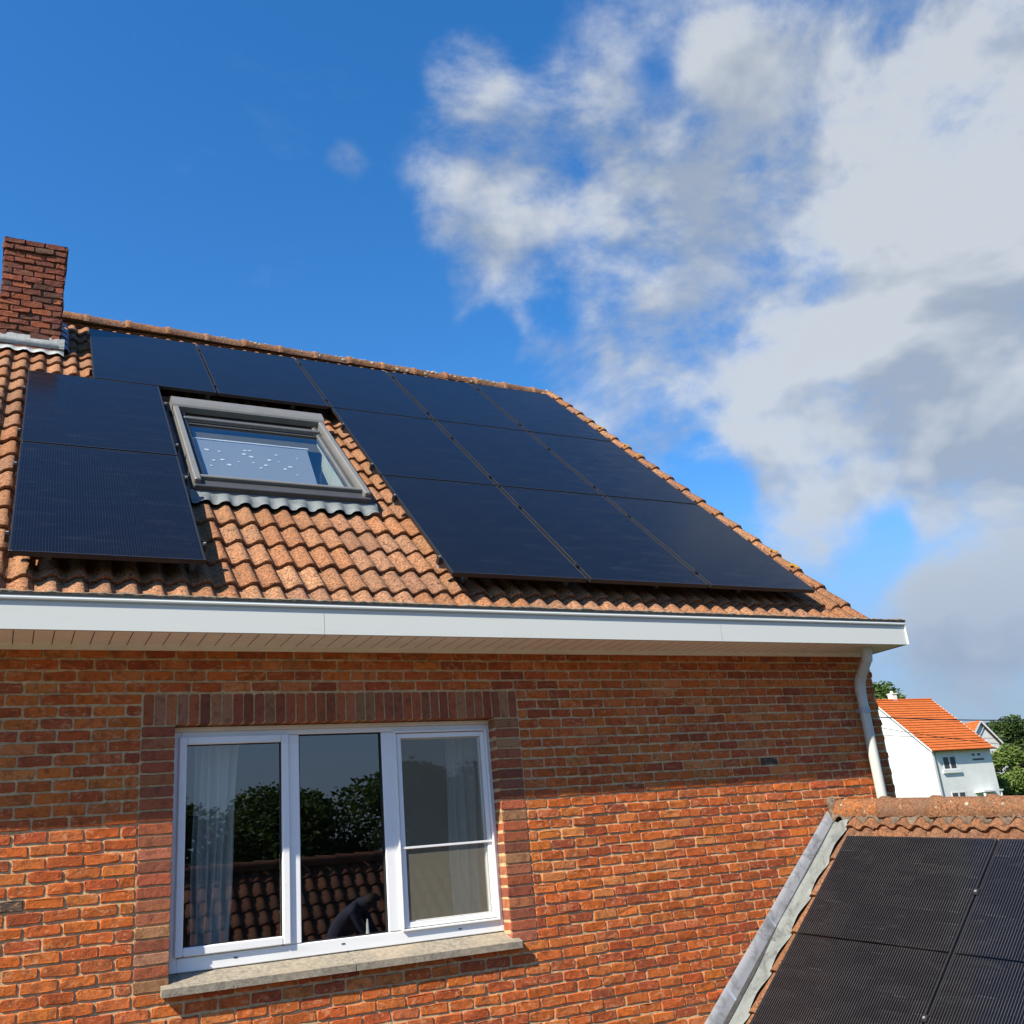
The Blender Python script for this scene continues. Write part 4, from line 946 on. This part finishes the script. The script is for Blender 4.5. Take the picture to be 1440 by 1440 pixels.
# (picture pixel of the direction, angular radius in px, weight) for the big cumulus bank and its outliers
BL = [(1330, 160, 300, .58), (1180, 290, 230, .46), (1400, 460, 270, .58), (1060, 440, 200, .42), (1000, 580, 160, .48), (850, 520, 130, .46), (1230, 590, 170, .46), (1150, 720, 90, .40), (690, 240, 110, .36), (800, 250, 140, .32), (880, 330, 130, .24), (680, 330, 90, .32), (1380, 815, 110, .56), (660, 105, 60, .26), (1430, 930, 120, .30), (1020, 75, 60, .20), (900, 70, 110, .16), (490, 225, 30, .16), (1280, 900, 100, .24), (1500, 650, 170, .42), (1620, 300, 250, .5), (690, 410, 70, .24), (780, 620, 70, .2)]
HO = [(960, 330, 75, -.24), (1000, 668, 65, -.42), (690, 475, 40, -.30), (1120, 120, 60, -.12), (880, 400, 50, -.22), (930, 150, 70, -.16), (1300, 705, 90, -.34), (1400, 735, 80, -.34), (1230, 760, 60, -.26), (780, 430, 45, -.2), (560, 430, 70, -.25), (1200, 880, 60, -.1)]
acc = None
for (u, v, rp, wt) in BL + HO:
    d = dot(D, img_dir(u, v)); r = math.atan(rp / 1375.08)
    s = smooth(nt, d, math.cos(r * 1.25), math.cos(r * .25), 0, wt)
    acc = s if acc is None else math_(nt, 'ADD', acc, s)
acc = math_(nt, 'MINIMUM', acc, .72)
# cloud field also fills the rest of the sky sparsely
sp = nd(nt, 'ShaderNodeSeparateXYZ'); L(nt, D, sp.inputs[0])
P = mapped(nt, D, (1, 1, 1.5))
f1 = noise(nt, P, 4.6, 12, .60, .25); f2 = noise(nt, P, 13.0, 9, .62, .3)
off = nd(nt, 'ShaderNodeVectorMath', operation='ADD'); L(nt, P, off.inputs[0]); off.inputs[1].default_value = SD * .05
f1s = noise(nt, off.outputs[0], 4.6, 12, .60, .25); 
nz = math_(nt, 'ADD', math_(nt, 'MULTIPLY', math_(nt, 'SUBTRACT', f1, .5), 2.3), math_(nt, 'MULTIPLY', math_(nt, 'SUBTRACT', f2, .5), .9))
dens = math_(nt, 'ADD', acc, math_(nt, 'MULTIPLY', nz, smooth(nt, acc, -.02, .22, .35, 1.0)))
cov = math_(nt, 'ADD', smooth(nt, dens, .04, .80, 0, .80), smooth(nt, dens, .35, 1.0, 0, .16))
off2 = nd(nt, 'ShaderNodeVectorMath', operation='ADD'); L(nt, P, off2.inputs[0]); off2.inputs[1].default_value = (-.03, -.02, .075)
g1 = noise(nt, P, 4.6, 4, .55, .25); g2 = noise(nt, off2.outputs[0], 4.6, 4, .55, .25)
light = math_(nt, 'ADD', math_(nt, 'MULTIPLY', smooth(nt, math_(nt, 'SUBTRACT', f1, f1s), -.12, .12, 0, 1), .55), smooth(nt, math_(nt, 'SUBTRACT', g1, g2), -.10, .13, -.1, .75))
core = smooth(nt, dens, .5, 1.0, 0, 1)
bright = None
for (u, v, rp, wt) in [(1250, 100, 260, .45), (1400, 330, 230, .35), (1010, 470, 120, .40), (800, 470, 110, .35), (1170, 545, 130, .45), (1180, 715, 80, .9), (1365, 795, 105, 1.7), (1130, 430, 120, .3), (900, 540, 80, .4), (640, 270, 90, .2), (1330, 500, 120, -.40), (1000, 610, 120, -.30), (1300, 630, 140, -.40), (1380, 930, 150, -.40), (930, 260, 120, -.15)]:
    d = dot(D, img_dir(u, v)); r = math.atan(rp / 1375.08); q_ = smooth(nt, d, math.cos(r * 1.25), math.cos(r * .25), 0, wt)
    bright = q_ if bright is None else math_(nt, 'ADD', bright, q_)
light = math_(nt, 'MINIMUM', math_(nt, 'MAXIMUM', math_(nt, 'ADD', math_(nt, 'MULTIPLY', light, .9), math_(nt, 'MULTIPLY', bright, .55)), 0.0), 1.15)
ccol = mixc(nt, light, (.42, .49, .59), (.77, .81, .85))
ccol = mixc(nt, math_(nt, 'MULTIPLY', core, .15), ccol, (.42, .48, .55))
lowz = smooth(nt, sp.outputs[2], .02, .34, 1, 0)
ccol = mixc(nt, math_(nt, 'MULTIPLY', lowz, .5), ccol, (.34, .43, .58))
skyc = nd(nt, 'ShaderNodeHueSaturation'); skyc.inputs['Saturation'].default_value = 1.33; skyc.inputs['Hue'].default_value = .503; skyc.inputs['Value'].default_value = 1.17; L(nt, sk.outputs[0], skyc.inputs['Color'])
cl = nd(nt, 'ShaderNodeVectorMath', operation='SCALE'); L(nt, ccol, cl.inputs[0]); cl.inputs['Scale'].default_value = .46 / STR
hz = mixc(nt, smooth(nt, sp.outputs[2], .0, .30, .85, 0), skyc.outputs[0], [c / STR * .52 for c in (.20, .28, .44)])
fin = mixc(nt, math_(nt, 'MULTIPLY', cov, .96), hz, cl.outputs[0])
fin = mixc(nt, smooth(nt, sp.outputs[2], .10, .36, .55, 0), fin, [c / STR * .50 for c in (.33, .43, .60)])
L(nt, fin, bg.inputs['Color']); bg.inputs['Strength'].default_value = STR; L(nt, bg.outputs[0], out.inputs['Surface'])
sun = bpy.data.lights.new('sun', 'SUN'); sun.energy = 5.0; sun.angle = math.radians(.53); sun.color = (1, .91, .78)
so = bpy.data.objects.new('sun', sun); COL.objects.link(so); so.rotation_euler = (-SD).to_track_quat('-Z', 'Y').to_euler(); so.location = (-20, -20, 30)
scn.view_settings.view_transform = 'Standard'; scn.view_settings.look = 'None'; scn.view_settings.exposure = 0.95; scn.view_settings.gamma = 1.0
scn.cycles.max_bounces = 8; scn.cycles.transparent_max_bounces = 12; scn.cycles.use_denoising = True
